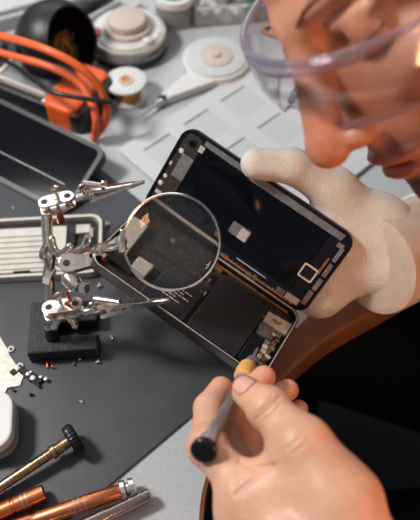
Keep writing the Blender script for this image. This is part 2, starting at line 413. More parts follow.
H().prism([(4.95, -2.75), (6.2, -2.65), (6.05, -3.6), (5.1, -3.75)], -.34, -.08, .03).build('vibration_motor', M_['greym'], ph)
random.seed(3)
for i in range(9):
    y = -2.85-i*.42; x = 6.55+random.uniform(-.12, .15); a = random.uniform(.28, .5)
    H().box((x, y, -.2), (a, random.uniform(.25, .38), .3), .03).build('connector_block', random.choice([M_['silver'], M_['greym'], M_['silver'], M_['champ']]), ph)
H().ring(rrect(L-.22, W-.22, .9, 8, 0, c), rrect(L-.36, W-.36, .82, 8, 0, c), .06, .15).build('chamfer', M_['silver'], ph)
for i in range(8):
    y = -3.0-i*.46; x = 6.1+random.uniform(-.08, .1)
    H().box((x, y, -.12), (random.uniform(.25, .42), random.uniform(.2, .36), .22), .03).build('connector_block', random.choice([M_['silver'], M_['silver'], M_['champ'], M_['greym']]), ph)
for i in range(14):
    x = -6.6+i*.98; H().box((x, -6.82, -.2), (random.uniform(.3, .8), .12, .2), .02).build('side_clip', random.choice([M_['greym'], M_['silver'], M_['gold'], M_['champ']]), ph)
for x, y in ((6.1, -4.1), (6.05, -5.0), (6.1, -5.8), (5.9, -6.35), (4.85, -2.2), (7.0, -1.0), (-.1, -1.0), (.3, -2.2), (.35, -3.6), (-3.6, -1.2), (-5.0, -3.2), (-6.4, -6.2)):
    H().cyl((x, y, -.36), (x, y, -.02), .13, seg=12, bev=.03).build('screw', M_['champ'], ph)
for x, y, a, b, mm in ((.25, -3.5, .8, .32, 'silver'), (0, -1.9, .5, .6, 'pcb'), (-2.6, -1.7, 3.0, .9, 'pcb'), (-5.6, -2.4, 1.6, 2.2, 'silver'), (-5.2, -5.2, 1.9, 1.4, 'pcb'),
                       (.2, -.75, .7, .4, 'gold'), (-6.1, -4.0, .8, .7, 'gold'), (-3.9, -3.6, .8, .9, 'silver'), (2.9, -.75, 3.4, .25, 'pcb')):
    H().box((x, y, -.2), (a, b, .3), .04).build('component', M_[mm], ph)
m = H()                                  # gold ribbon beside the hinge
m.box((2.6, -.55, -.1), (7.2, .16, .1), .02)
m.build('ribbon_cable', M_['gold'], ph)
# display half
dz0, dz1 = -.32, -.08
db = Dm().prism(rrect(L, W, 1.0, 8, 0, W/2), dz0, dz1, .05).build('display_panel', M_['panel'], ph)
Dm().ring(rrect(L, W, 1.0, 8, 0, W/2), rrect(L-.26, W-.26, .9, 8, 0, W/2), -.2, .10).build('display_frame', M_['black'], ph)
Dm().prism(rrect(11.0, 5.2, .15, 3, -.0, 3.7), dz1, -.04, .01).build('backing_film', M_['screen'], ph)
m = Dm().prism([(-5.4, 6.45), (-1.5, 6.38), (-1.4, 6.22), (6.3, 6.28), (6.4, 6.78), (-5.4, 6.84)], dz1, .02, .02); m.build('edge_bracket', M_['greym'], ph)
for (x, y, a, b) in ((6.75, 5.3, .3, 1.2), (6.78, 3.9, .32, 1.1), (6.8, 2.6, .34, 1.0), (6.75, 1.35, .4, 1.2), (6.5, 5.95, .5, .35)):
    Dm().box((x, y, -.03), (a, b, .12), .03).build('edge_clip', M_['greym' if y in (5.3, 2.6, 5.95) else 'champ'], ph)
Dm().box((6.35, 4.0, -.03), (.17, 1.45, .08), .02).build('gold_contact', M_['gold'], ph)
sq = Dm().ring(rrect(1.15, 1.15, .12, 3, 5.75, 2.95), rrect(.93, .93, .08, 3, 5.75, 2.95), dz1, .0); sq.build('chip_frame', M_['cream'], ph)
Dm().box((5.75, 2.95, -.06), (.9, .9, .05)).build('touch_chip', M_['black'], ph)
Dm().box((5.9, .62, -.02), (1.1, .5, .12), .03).build('connector_plate', M_['silver'], ph)
Dm().box((4.9, .6, -.04), (.7, .4, .06), .02).build('connector_plate', M_['greym'], ph)
lb = Dm().prism(rrect(1.55, .95, .1, 3, .05, 2.6), dz1, .0, .02).build('flex_connector', M_['greym'], ph)
Dm().box((.4, 2.55, .01), (.72, .85, .05), .02).build('foil_square', M_['silver'], lb)
m = Dm().box((2.2, .78, -.03), (2.6, .05, .04)); m.build('white_trace', M_['white_print'], ph)
m = Dm().box((1.8, .30, -.03), (8.6, .2, .08), .02); m.build('ribbon_cable', M_['gold'], ph)
m = Dm()
for i in range(26):
    x = random.uniform(-2.5, 6); m.box((x, random.uniform(.12, .5), .0), (random.uniform(.1, .35), .12, .08))
m.build('solder_contacts', M_['champ'], ph)
Dm().box((-5.95, 4.2, -.02), (.95, 1.85, .12), .04).build('earpiece', M_['greym'], ph)
Dm().prism(rrect(1.5, 6.2, .5, 4, -6.25, 3.6), dz1, -.05, .01).build('sensor_flex', M_['pcb'], ph)
for x, y, r in ((-6.62, 5.2, .2), (-6.75, 2.95, .16), (-6.8, 2.3, .2), (-6.2, 6.1, .3)):
    cc = Dm().cyl((x, y, dz1), (x, y, .03), r, seg=16, bev=.03).build('sensor', M_['silver' if r < .25 else 'black'], ph)
    Dm().cyl((x, y, .02), (x, y, .05), r*.6, seg=14).build('sensor_glass', M_['white_print' if r < .25 else 'screen'], cc)
for x, y, a, b in ((-6.6, 1.6, .5, .3), (-6.3, .9, .4, .5), (-5.4, 6.1, .4, .5), (-6.85, 4.0, .2, .3), (-5.6, 1.4, .3, .6)):
    Dm().box((x, y, -.01), (a, b, .1), .03).build('contact', M_[random.choice(['champ', 'silver'])], ph)

# ------------------------------------------------------------------ helping hands stand with magnifier
B0 = P(51, 334, 1.4)
hh = thing('helping_hand_stand', V((B0.x, B0.y, ZM)), 'helping-hand stand with round magnifier, two crocodile clips and black iron base', 'stand')
a = P(23, 303, 1.6); b = P(27, 354, 1.6); cc = P(98, 349, 1.6)
ex = (cc-b).normalized(); ey = V((-ex.y, ex.x, 0)); ln = (cc-b).length; hgt = (a-b).dot(ey)
XB = frame(V((b.x, b.y, 0)), ex, ey)
m = MB(XB).prism([(0, 0), (ln, 0), (ln+.05, 1.25), (2.15, 1.35), (2.1, 2.45), (ln-.1, 2.5), (ln-.1, hgt-.15), (0, hgt)], ZM, 1.65, .16)
m.build('base', M_['cast'], hh)
ba = P(52, 333, 2.0); bb = P(46, 204, 8.5); ax = (bb-ba).normalized(); bl = (bb-ba).length
MB().cyl(V((ba.x, ba.y-.1, 1.5)), V((ba.x, ba.y, 3.1)), .55, .45, bev=.08).build('socket', M_['cast'], hh)
MB().cyl(ba, bb+ax*.3, .40, seg=24, bev=.06).build('post', M_['chrome'], hh)

def screw(p, d, name='thumb_screw', r=.36):
    p = V(p); d = V(d).normalized(); q = d.to_track_quat('Z', 'Y').to_matrix()
    s_ = MB().cyl(p, p+d*.55, .14, seg=12)
    s_.lathe(p+d*.5, p+d*1.2, [(0, .16), (.06, .22), (.1, .2)], 12)
    # flat round thumb head standing on edge
    h = V((.45, -.85, .2)); h = (h-d*h.dot(d)).normalized(); cpt = p+d*.85
    s_.lathe(cpt-h*.09, cpt+h*.09, [(0, r*.8), (.03, r), (.15, r), (.18, r*.8)], 18)
    return s_.build(name, M_['chrome'], hh)
def wing(p, d, side):
    """wing nut: hub and two ears"""
    p = V(p); d = V(d).normalized(); sd = V(side); sd = (sd-d*sd.dot(d)).normalized()
    m = MB().cyl(p, p+d*.45, .26, .2, seg=14, bev=.04)
    for s_ in (-1, 1):
        m.tube([p+d*.2+sd*s_*.12, p+d*.55+sd*s_*.5, p+d*1.05+sd*s_*.75], [.18, .3, .26], 10)
        m.sphere(p+d*1.02+sd*s_*.72, (.29, .29, .29), 10, 8)
    return m.build('wing_nut', M_['chrome'], hh)
def slab(cpt, ux_, n_, ln_, wd, gap, name='clamp'):
    """two parallel stadium plates holding balls"""
    X = frame(cpt, ux_, V(n_).cross(V(ux_)))
    o_ = MB(X)
    for s_ in (-1, 1): o_.prism(rrect(ln_, wd, wd*.49, 7), s_*gap-.07, s_*gap+.07, .03)
    root = o_.build(name, M_['chrome'], hh)
    h_ = MB(X)
    for x in (-ln_*.32, ln_*.32): h_.cyl((x, 0, gap), (x, 0, gap+.085), .24, seg=16)
    h_.build('rivet_hole', M_['pcb'], root)
    b_ = MB(X)
    for x in (-ln_*.32, ln_*.32): b_.sphere((x, 0, 0), gap*.95, 16, 10)
    b_.build('ball', M_['chrome'], root)
    MB(X).cyl((0, 0, -gap-.25), (0, 0, gap+.15), .12, seg=12).build('bolt', M_['chrome'], root)
    return X
upn = V((0, .12, 1)).normalized()
def clip(p0, p1, up, jaw=1.0, name='crocodile_clip'):
    """crocodile clip from rear p0 to tip p1"""
    p0 = V(p0); p1 = V(p1); d = (p1-p0).normalized(); l = (p1-p0).length; up = (V(up)-d*V(up).dot(d)).normalized()
    X = frame(p0, d, V(up).cross(d)); X = frame(p0, d, up)      # local y = opening direction
    root = MB(X)
    def jawm(s_, mbx):
        # tapered channel
        prof = [(0, .50, .42), (.25*l, .34, .46), (.5*l, .22, .40), (.8*l, .13, .28), (l, .05, .17)]
        vs = []; fs = []
        for x, y, h_ in prof:
            y0 = y*s_; th = .06*s_
            vs += [(x, y0, -h_), (x, y0+th, -h_*.7), (x, y0+th, h_*.7), (x, y0, h_), (x, y0-.28*s_*(1-x/l*.6), h_), (x, y0-.28*s_*(1-x/l*.6), h_*.8), (x, y0-.02*s_, h_*.8), (x, y0-.02*s_, -h_*.8), (x, y0-.28*s_*(1-x/l*.6), -h_*.8), (x, y0-.28*s_*(1-x/l*.6), -h_)]
        n = 10
        for i in range(len(prof)-1):
            for k in range(n): fs.append((i*n+k, i*n+(k+1) % n, (i+1)*n+(k+1) % n, (i+1)*n+k))
        fs.append(tuple(range(n))); fs.append(tuple((len(prof)-1)*n+k for k in range(n))[::-1])
        mbx.add(vs, fs, False)
        for k in range(9):                         # teeth
            x = l*(.55+.045*k); mbx.add([(x, .07*s_, -.12), (x+.1, -.03*s_, -.12), (x+.2, .07*s_, -.12), (x, .07*s_, .12), (x+.1, -.03*s_, .12), (x+.2, .07*s_, .12)], [(0, 1, 2), (5, 4, 3), (0, 3, 4, 1), (1, 4, 5, 2), (2, 5, 3, 0)], False)
    lower = MB(X); jawm(-1, lower); lo_ = lower.build('lower_jaw', M_['chrome'], hh); tag(lo_, 'lower jaw of a crocodile clip')
    # the upper jaw runs as one lever, rear end raised
    upj = MB(X); jawm(1, upj); upj.tube([(l*.3, .34, 0), (l*.1, .66, 0), (-l*.04, .86, 0)], [.24, .3, .34], 10); u_ = upj.build('upper_jaw', M_['chrome'], hh)
    MB(X).cyl((l*.36, .08, -.42), (l*.36, .08, .42), .12, seg=12, bev=.03).build('pivot', M_['champ'], hh)
    sp = MB(X); pts = []
    for k in range(28): an = k*.9; pts.append((l*.34+math.cos(an)*.16, .05+math.sin(an)*.16, -.26+k*.019))
    sp.tube(pts, .035, 6, sub=2).build('spring', M_['copper'], hh)
def socket_arm(a_, b_, r=.33):
    a_ = V(a_); b_ = V(b_); l = (b_-a_).length
    MB().lathe(a_, b_, [(0, .12), (.35, .13), (.5, r), (.6, r+.03), (.7, r), (l-.25, r), (l-.2, r+.03), (l-.1, r*.9), (l, r*.6)], 20).build('arm', M_['chrome'], hh)

# lower clamp + arm + clip
zc = 4.6
c1 = P(63, 309, zc); cx = (P(80, 307, zc)-P(46, 312, zc)).normalized()
slab(c1, cx, upn, 2.9, 1.25, .38)
screw(c1+upn*.4+V((-.15, .15, 0)), upn, r=.38); 
wing(c1-upn*.5, V((0, -.6, -.8)), cx)
a0 = P(79, 313, zc); a1 = P(104, 309, 5.4)
socket_arm(a0, a1); screw(P(94, 309, 5.3), V((0, -.15, 1)), r=.33)
clip(P(102, 310, 5.5), P(169, 300, 8.2), V((0, .5, .86)))
# upper clamp + arm + clip
zt = 8.9
c2 = P(57, 203, zt); cx2 = (P(72, 199, zt)-P(42, 207, zt)).normalized()
slab(c2, cx2, upn, 2.6, 1.15, .36)
screw(c2+upn*.35+V((.1, .1, 0)), upn, r=.34)
MB().cyl(c2-upn*.3, c2-upn*1.9, .22, .3, seg=16, bev=.05).build('bolt', M_['copper'], hh)
socket_arm(P(70, 200, zt), P(93, 194, 9.2), .28); screw(P(84, 194, 9.3), V((0, -.1, 1)), r=.3)
clip(P(90, 195, 9.3), P(144, 182, 10.4), V((0, .5, .86)))
screw(P(103, 190, 9.9), V((.2, -.1, 1)), r=.24)
# middle cross clamp
pm1 = ba+ax*(bl*.62); pm2 = ba+ax*(bl*.45)
def polynut(c_, d_, r, h_, seg=6):
    c_ = V(c_); d_ = V(d_).normalized(); return MB().lathe(c_-d_*h_/2, c_+d_*h_/2, [(0, r*.85), (.06, r), (h_-.06, r), (h_, r*.85)], seg, False)
polynut(pm1, (1, -.45, .4), .75, .5, 22).build('clamp_disc', M_['chrome'], hh)
polynut(pm2, (1, -.3, -.3), .72, .6, 8).build('clamp_nut', M_['chrome'], hh)
MB().cyl(pm2+V((-.1, 0, .0)), pm1+V((.25, 0, .2)), .42, seg=16, bev=.08).build('clamp_body', M_['chrome'], hh)
zm = 7.4
c3 = P(80, 261, zm); cx3 = (P(97, 256, zm)-P(60, 266, zm)).normalized()
slab(c3, cx3, V((.1, -.38, .92)), 2.9, 1.3, .42)
wing(P(58, 256, 7.4), V((.25, .5, .8)), V((1, 0, .6)))
MB().tube([P(72, 252, zm+.6), P(80, 249, zm+1.0), P(86, 244, zm+1.6), P(88, 236, zm+2.2)], [.16, .22, .28, .24], 10).build('lever', M_['chrome'], hh)
MB().cyl(P(58, 263, 6.6), P(70, 263, 7.2), .3, seg=16, bev=.05).build('joint_arm', M_['chrome'], hh)
# ball joint under the clamp
MB().sphere(P(69, 279, 6.6), .55, 20, 14).build('ball_joint', M_['chrome'], hh)
j = MB().cyl(P(68, 276, 6.8), P(77, 288, 6.6), .64, .58, seg=18, bev=.1); j.build('ball_housing', M_['chrome'], hh)
polynut(P(84, 288, 6.9), V((.9, -.3, .3)), .42, .5, 6).build('hex_nut', M_['chrome'], hh)
MB().tube([P(66, 292, 6.2), P(70, 300, 5.6), P(66, 304, 5.0)], .13, 8).build('link_rod', M_['copper'], hh)
# magnifier
rc = P(172, 242, 11.2); nv = (CAM-rc).normalized(); nv = (nv+V((.06, -.02, 0))).normalized()
XR = frame(rc, V((1, 0, -.1))-nv*V((1, 0, -.1)).dot(nv), cU)
if XR.col[2].xyz.dot(nv) < 0: XR = frame(rc, V((1, 0, 0)), -cU)
Rr = 3.08
m = MB(XR); pts = [(Rr*math.cos(k*2*PI/48), Rr*math.sin(k*2*PI/48), 0) for k in range(48)]
vs = []; fs = []; prof = [(-.06, -.16), (.04, -.2), (.11, -.14), (.11, .14), (.04, .2), (-.06, .16), (-.06, .08), (.0, .08), (.0, -.08), (-.06, -.08)]
for k in range(72):
    an = k*2*PI/72
    for dr, z in prof: vs.append(((Rr+dr)*math.cos(an), (Rr+dr)*math.sin(an), z))
n = len(prof)
for k in range(72):
    for i in range(n): fs.append((k*n+i, k*n+(i+1) % n, ((k+1) % 72)*n+(i+1) % n, ((k+1) % 72)*n+i))
m.add(vs, fs, False); tag(m.build('magnifier_ring', M_['chrome'], hh), 'polished round ring of the magnifier')
m = MB(XR); prof = []
Rl = Rr-.03; sag = .42
top = [(Rl*k/14, sag*(1-(k/14)**2)+.05) for k in range(15)]
vs = []; fs = []; seg = 64
def dome(sign):
    st = len(vs); vs.append((0, 0, sign*(sag+.05)))
    for r_, z in top[1:]:
        for k in range(seg): vs.append((r_*math.cos(2*PI*k/seg), r_*math.sin(2*PI*k/seg), sign*z))
    for k in range(seg): fs.append((st, st+1+k, st+1+(k+1) % seg)[::sign])
    for i in range(13):
        for k in range(seg):
            k2 = (k+1) % seg; fs.append(((st+1+i*seg+k), (st+1+(i+1)*seg+k), (st+1+(i+1)*seg+k2), (st+1+i*seg+k2))[::sign])
    return st+1+13*seg
e1 = dome(1); e2 = dome(-1)
for k in range(seg): k2 = (k+1) % seg; fs.append((e1+k, e2+k, e2+k2, e1+k2))
m.add(vs, fs, True); tag(m.build('magnifying_lens', M_['glass'], hh), 'clear convex glass lens')
e = XR @ V((-Rr-.1, -.12, 0)); hs = P(98, 252, 8.2)
MB().cyl(hs, hs+(e-hs)*.3, .52, .52, seg=20, bev=.08).build('handle_collar', M_['chrome'], hh)
MB().cyl(hs+(e-hs)*.2, e, .42, .42, seg=20, bev=.06).build('handle', M_['chrome'], hh)
MB(XR).box((-Rr-.16, -.1, 0), (.26, 1.5, .5), .08).build('handle_bracket', M_['chrome'], hh)

# ------------------------------------------------------------------ small screwdriver in the bare hand
p0 = HO+UX*5.75+YH*(-4.9)+V((0, 0, .05)); p1 = P(203, 452, 12.2); d = (p1-p0).normalized(); pl = (p1-p0).length
sd = thing('precision_screwdriver', p0, 'small steel screwdriver with black cap and tan sleeve held by the bare hand', 'screwdriver')
MB().lathe(p0, p1, [(0, .05), (.3, .09), (1.6, .12), (2.0, .14)], 14).build('blade', M_['steel'], sd)
MB().lathe(p0, p1, [(1.5, .16), (1.8, .30), (2.4, .40), (3.3, .42), (3.6, .38)], 22).build('chuck', M_['steel'], sd)
tag(MB().lathe(p0, p1, [(2.9, .44), (3.0, .58), (3.7, .62), (4.3, .58), (4.4, .42)], 24).build('finger_sleeve', M_['tan'], sd), 'tan rubber sleeve')
pr = [(4.2, .36), (6.2, .38), (6.4, .44), (7.2, .40), (7.4, .46), (8.4, .41), (8.7, .46), (pl-2.6, .46), (pl-2.5, .52), (pl-.5, .55), (pl-.35, .52)]
sh = MB().lathe(p0, p1, pr, 26).build('shaft', M_['steel'], sd)
side = d.cross(V((1, 0, 0))).normalized(); side2 = d.cross(side)
m = MB()
for k in range(3):
    q = p0+d*(8.0+k*.62)+(CAM-p0).normalized()*.40+side2*.2; m.sphere(q, (.15, .15, .12), 10, 8)
tag(m.build('copper_dimple', M_['copper'], sh), 'row of three copper coloured dimples')
MB().lathe(p0, p1, [(pl-.5, .45), (pl-.42, .66), (pl-.3, .72), (pl-.05, .72), (pl+.02, .66), (pl+.05, .55), (pl+.02, .2)], 32).build('cap', M_['black'], sd)

# ------------------------------------------------------------------ screwdrivers lying at lower left
def driver(name, a_, b_, prof, m_, label, grp=None, extra=None):
    a_ = V(a_); b_ = V(b_); o_ = thing(name, V((a_.x, a_.y, ZM)), label, 'screwdriver', grp)
    MB().lathe(a_, b_, prof, 28).build('handle', m_, o_)
    if extra: extra(o_, a_, b_)
    return o_
def rings(ts, r, m_, nm='grip_ring'):
    def f_(o_, a_, b_):
        d_ = (b_-a_).normalized()
        for t_ in ts: MB().lathe(a_+d_*(t_-.07), a_+d_*(t_+.07), [(0, r-.03), (.03, r), (.11, r), (.14, r-.03)], 28).build(nm, m_, o_)
    return f_
a_ = P(74, 438, 1.45); b_ = P(-60, 527, .7); LL = (b_-a_).length
def ex1(o_, a, b):
    d_ = (b-a).normalized()
    m = MB(); n = 24; prof = []
    vs = []; fs = []; q = d_.to_track_quat('Z', 'Y').to_matrix(); seg = 120
    for t_, r in ((-.32, .7), (-.28, .92), (-.15, 1.04), (.3, 1.04), (.42, .94), (.45, .4)):
        for k in range(seg):
            an = 2*PI*k/seg; rr = r*(1-.05*(0.5+.5*math.cos(an*n))) if r > .6 else r
            vs.append(a+d_*t_+q @ V((math.cos(an)*rr, math.sin(an)*rr, 0)))
    for i in range(5):
        for k in range(seg): fs.append((i*seg+k, i*seg+(k+1) % seg, (i+1)*seg+(k+1) % seg, (i+1)*seg+k))
    fs.append(tuple(range(seg))[::-1]); fs.append(tuple(5*seg+k for k in range(seg)))
    m.add(vs, fs, True); m.build('rotating_cap', M_['black'], o_)
    MB().lathe(a-d_*.3, a, [(0, .3), (.08, .42), (.14, .45)], 20).build('cap_centre', M_['black'], o_)
driver('precision_screwdriver', a_, b_, [(.4, .42), (1.4, .42), (1.45, .5), (1.75, .5), (1.8, .36), (6.2, .34), (6.3, .46), (6.5, .46), (6.6, .38), (6.9, .52), (7.3, .62), (7.8, .64), (8.2, .5), (8.4, .4), (LL, .36)], M_['bronze'],
       'champagne metal screwdriver with black round cap lying on the mat', None, ex1)
a_ = P(45, 492, .95); b_ = P(-60, 538, .95); LL = (b_-a_).length
driver('precision_screwdriver', a_, b_, [(0, .45), (.08, .56), (2.0, .56), (2.05, .5), (2.2, .5), (2.25, .56), (LL, .56)], M_['copper'],
       'short copper screwdriver handle with plain flat end, at left of the chrome-tipped one', None, rings((1.2, 1.5), .58, M_['champ']))
a_ = P(121, 491, .95); b_ = P(-10, 535, .95); LL = (b_-a_).length
def ex3(o_, a, b):
    d_ = (b-a).normalized(); rings((2.4, 2.75, 3.1), .56, M_['champ'])(o_, a, b)
    MB().lathe(a-d_*1.0, a, [(0, .42), (.08, .62), (.42, .66), (.48, .42), (.58, .42), (.64, .62), (.72, .68), (1.0, .68), (1.05, .5)], 12, False).build('chrome_cap', M_['chrome'], o_)
driver('precision_screwdriver', a_, b_, [(0, .44), (.08, .5), (2.2, .55), (5.5, .48), (5.8, .4), (6.0, .46), (LL, .5)], M_['copper'],
       'copper screwdriver with faceted chrome end cap, at the bench corner', None, ex3)
a_ = P(150, 494, .85); b_ = P(40, 548, .85); LL = (b_-a_).length
def ex4(o_, a, b):
    d_ = (b-a).normalized(); rings((3.6, 3.9, 4.2, 4.5), .44, M_['champ'])(o_, a, b)
driver('precision_screwdriver', a_, b_, [(0, .3), (.05, .4), (.3, .42), (2.9, .42), (3.1, .5), (LL, .55)], M_['gun'],
       'silver screwdriver with plain steel shaft, rightmost of the lying screwdrivers', None, ex4)

# ------------------------------------------------------------------ small bits on the mat
# white case at left edge
wc = thing('plastic_case', P(-8, 430, ZM), 'white rounded plastic case with grey sides at the left edge', 'case')
pc = P(10, 420, 2.3); X = frame(V((pc.x+.15, pc.y, 0)), V((-1, -.12, 0)), V((.12, -1, 0)))
pol = rrect(9, 4.2, 1.3, 8, 4.5, -.2)
MB(X).prism(pol, ZM, 1.3, .1).build('case_body', M_['silver'], wc)
MB(X).prism(rrect(9.05, 4.25, 1.3, 8, 4.5, -.2), 1.35, 2.35, .16).build('case_lid', M_['white'], wc)
MB(X).ring(rrect(9.2, 4.4, 1.35, 8, 4.5, -.2), rrect(8.9, 4.1, 1.2, 8, 4.5, -.2), 1.28, 1.38).build('seam', M_['greym'], wc)
# shield plate with flex
z = ZM+.05
q = [P(-30, 300, z), P(-2, 333, z), P(8, 350, z), P(10, 356, z), P(20, 370, z), P(24, 376, z), P(20, 386, z), P(8, 388, z), P(2, 398, z), P(-20, 400, z), P(-40, 380, z)]
m = MB().prism([(p.x, p.y) for p in q][::-1], ZM+.01, ZM+.12, .02)
sp = m.build('metal_shield_plate', M_['silver']); tag(sp, 'pale metal shield plate with small black camera flex lying on the mat', 'phone part')
m = MB()
for u, v in ((11, 349), (20, 366)):
    p = P(u, v, ZM+.1); m.cyl(p-V((0, 0, .1)), p+V((0, 0, .06)), .26, seg=16, bev=.03)
m.build('screw_tab', M_['white_print'], sp)
m = MB()
for u, v in ((11, 349), (20, 366)):
    p = P(u, v, ZM+.15); m.cyl(p, p+V((0, 0, .04)), .11, seg=12)
m.build('hole', M_['black'], sp)
m = MB()
for (u, v, a, b, h_) in ((24, 373, .9, .5, .14), (30, 377, .8, .6, .3), (37, 380, .9, .45, .2), (14, 373, .5, .45, .1), (34, 383, .6, .2, .2), (38, 386, .5, .2, .25), (13, 390, .5, .2, .12)):
    p = P(u, v, ZM); m.box((p.x, p.y, ZM+h_/2+.08), (a, b, h_), .04, Matrix.Rotation(-.7, 4, 'Z'))
m.build('camera_flex', M_['black'], sp)
m = MB()
for (u, v, r) in ((28, 374, .16), (33, 378, .2), (46, 379, .15), (41, 377, .12), (31, 372, .1)):
    p = P(u, v, ZM+.3); m.cyl(V((p.x, p.y, ZM+.1)), p+V((0, 0, .1)), r, seg=12, bev=.03)
m.build('camera_ring', M_['silver'], sp)
# screws scattered
def tiny_screw(u, v, mm, label, r=.13, rot=0.0):
    p = P(u, v, ZM); X = Matrix.Translation(V((p.x, p.y, ZM+r))) @ Matrix.Rotation(rot, 4, 'Z') @ Matrix.Rotation(PI/2, 4, 'X')
    o_ = thing('tiny_screw', V((p.x, p.y, ZM)), label, 'screw', 'tiny screws scattered on the mat')
    MB(X).lathe((0, 0, 0), (0, 0, 1), [(0, r*.6), (.03, r), (.1, r), (.12, r*.5)], 12).build('screw_head', M_[mm], o_)
    MB(X).cyl((0, 0, .11), (0, 0, .32), r*.5, r*.4, seg=10).build('thread', M_[mm], o_)
for i, (u, v, mm, r, lb_) in enumerate(((48, 364.5, 'copper', .15, 'copper screw nearest the front of the black stand base'), (52, 367, 'copper', .14, 'copper screw just right of its twin below the stand base'), (73, 366, 'champ', .12, 'brass-coloured screw centred below the stand base'),
        (81, 361, 'steel', .13, 'steel screw leaning near the right end of the stand base'), (100, 362, 'steel', .17, 'larger steel screw at the right corner of the stand base'), (112, 337, 'champ', .15, 'lone screw right of the stand, below the lower clip'),
        (30, 395, 'black', .14, 'black screw between the camera flex and the white case'), (9, 403, 'steel', .1, 'tiny screw beside the white case corner'), (83, 403, 'steel', .08, 'tiny bright screw above the black-capped screwdriver'),
        (101, 286, 'silver', .2, 'pale screw on the mat between stand joint and phone'), (13, 208, 'silver', .12, 'pale speck-like screw left of the stand, below the black tablet'), (106, 226, 'silver', .25, 'pale round screw by the magnifier handle'))):
    tiny_screw(u, v, mm, lb_, r, i*1.3)

# bare phone chassis behind the stand
a = P(-30, 220, ZM); XC = frame(P(103, 281, ZM), (P(0, 284, ZM)-P(103, 281, ZM)), V((0, -1, 0)))
ex = (P(102, 277, ZM)-P(-2, 283, ZM)).normalized(); ey = V((-ex.y, ex.x, 0)); org = P(102, 277, ZM)
XC = frame(V((org.x, org.y, ZM)), ex, ey); wC = (P(100, 220, 1)-P(103, 279, 1)).length
ch = thing('phone_chassis', V((org.x, org.y, ZM)), 'empty silver-white phone chassis lying behind the stand', 'phone chassis')
def Cc(): return MB(XC)
Cc().ring(rrect(14.4, wC, 1.0, 7, -7.2, wC/2), rrect(13.9, wC-.5, .8, 7, -7.2, wC/2), 0, .75).build('rim', M_['chassis'], ch)
Cc().prism(rrect(14.0, wC-.4, .8, 6, -7.2, wC/2), .02, .2).build('back_plate', M_['pcb'], ch)
Cc().prism(rrect(10.2, wC-1.5, .1, 2, -8.1, wC/2-.1), .2, .42, .04).build('inner_plate', M_['chassis'], ch)
m = Cc()
for k in range(7): m.box((-8.4, .95+k*.55, .43), (8.4, .10, .03))
m.build('rib', M_['greym'], ch)
for (x, y, a, b, mm) in ((-1.6, 4.2, 1.2, .9, 'silver'), (-1.0, 2.8, .9, .8, 'black'), (-1.5, 1.5, 1.0, .7, 'silver'), (-2.5, 3.4, .6, 1.2, 'black'), (-.8, .9, .6, .5, 'champ'), (-.9, 3.8, .35, 1.0, 'champ'), (-3.6, .6, 1.2, .3, 'silver'), (-6.4, .55, 1.4, .25, 'black'), (-9.2, 1.2, .5, .35, 'black'), (-9.0, 1.75, .4, .3, 'green')):
    Cc().box((x, y*wC/5.4, .36), (a, b, .35), .05).build('component', M_[mm], ch)

# leaning black phone/tablet
A = P(86, 140, 2.8); B = P(66, 216, ZM+.1); A2 = P(0, 99, 2.8)
ex = (A-A2).normalized(); wv = (A-B); wv -= ex*wv.dot(ex); wd = wv.length
XT = frame(B, ex, wv)
tb = thing('black_tablet', B, 'black tablet with thick rounded frame leaning on the orange meter', 'tablet')
MB(XT).prism(rrect(17, wd, .9, 7, -8.5, wd/2), -1.0, -.1, .12).build('casing', M_['blackm'], tb)
MB(XT).ring(rrect(17, wd, .9, 7, -8.5, wd/2), rrect(16.2, wd-.8, .6, 7, -8.5, wd/2), -.2, .12).build('bezel', M_['blackm'], tb)
MB(XT).prism(rrect(16.3, wd-.7, .6, 7, -8.5, wd/2), -.12, -.03).build('screen', M_['screen'], tb)
MB(XT).box((-1.6, 1.35, .0), (.35, .35, .06), .05).build('home_key', M_['greym'], tb)
MB(XT).box((-7.5, 2.4, .0), (11.5, .05, .04)).build('screen_seam', M_['greym'], tb)

# ------------------------------------------------------------------ background things
# orange multimeter
pa = P(0, 75, 2.6); pb_ = P(92, 88, 2.6); 
mmO = V((-13.0, 14.6, 0)); exm = V((.42, .907, 0)); XM = frame(mmO, V((.87, -.49, 0)), V((.49, .87, 0)))
mm = thing('multimeter', mmO, 'orange and black multimeter lying behind the black tablet', 'multimeter')
XM = frame(V((-12.0, 14.0, 0)), V((.88, -.47, 0)), V((.47, .88, 0)))
MB(XM).prism(rrect(17, 6.4, 1.0, 6, -8.5, 3.3), 0.02, 2.3, .3).build('body', M_['blackm'], mm)
MB(XM).prism(rrect(3.6, 6.6, .9, 6, -2.5, 3.3), 0.01, 2.8, .35).build('rubber_boot', M_['orangep'], mm)
MB(XM).prism(rrect(5.6, 5.2, .3, 4, -7.2, 3.3), 2.2, 2.6, .05).build('display', M_['greym'], mm)
MB(XM).prism(rrect(4.4, 4.2, .2, 4, -7.2, 3.3), 2.58, 2.66, .02).build('display_glass', M_['clear'], mm)
MB(XM).box((-4.2, 3.3, 2.35), (.5, 6.0, .5), .1).build('bar', M_['silver'], mm)
MB(XM).box((-10.4, 3.3, 2.35), (.5, 6.0, .5), .1).build('bar', M_['silver'], mm)
MB(XM).box((-7.2, 1.1, 2.65), (5.6, .35, .2), .05).build('button_strip', M_['cream'], mm)
MB(XM).cyl((-13.6, 4, 2.3), (-13.6, 4, 3.1), 1.9, 1.7, seg=30, bev=.2).build('dial', M_['black'], mm)
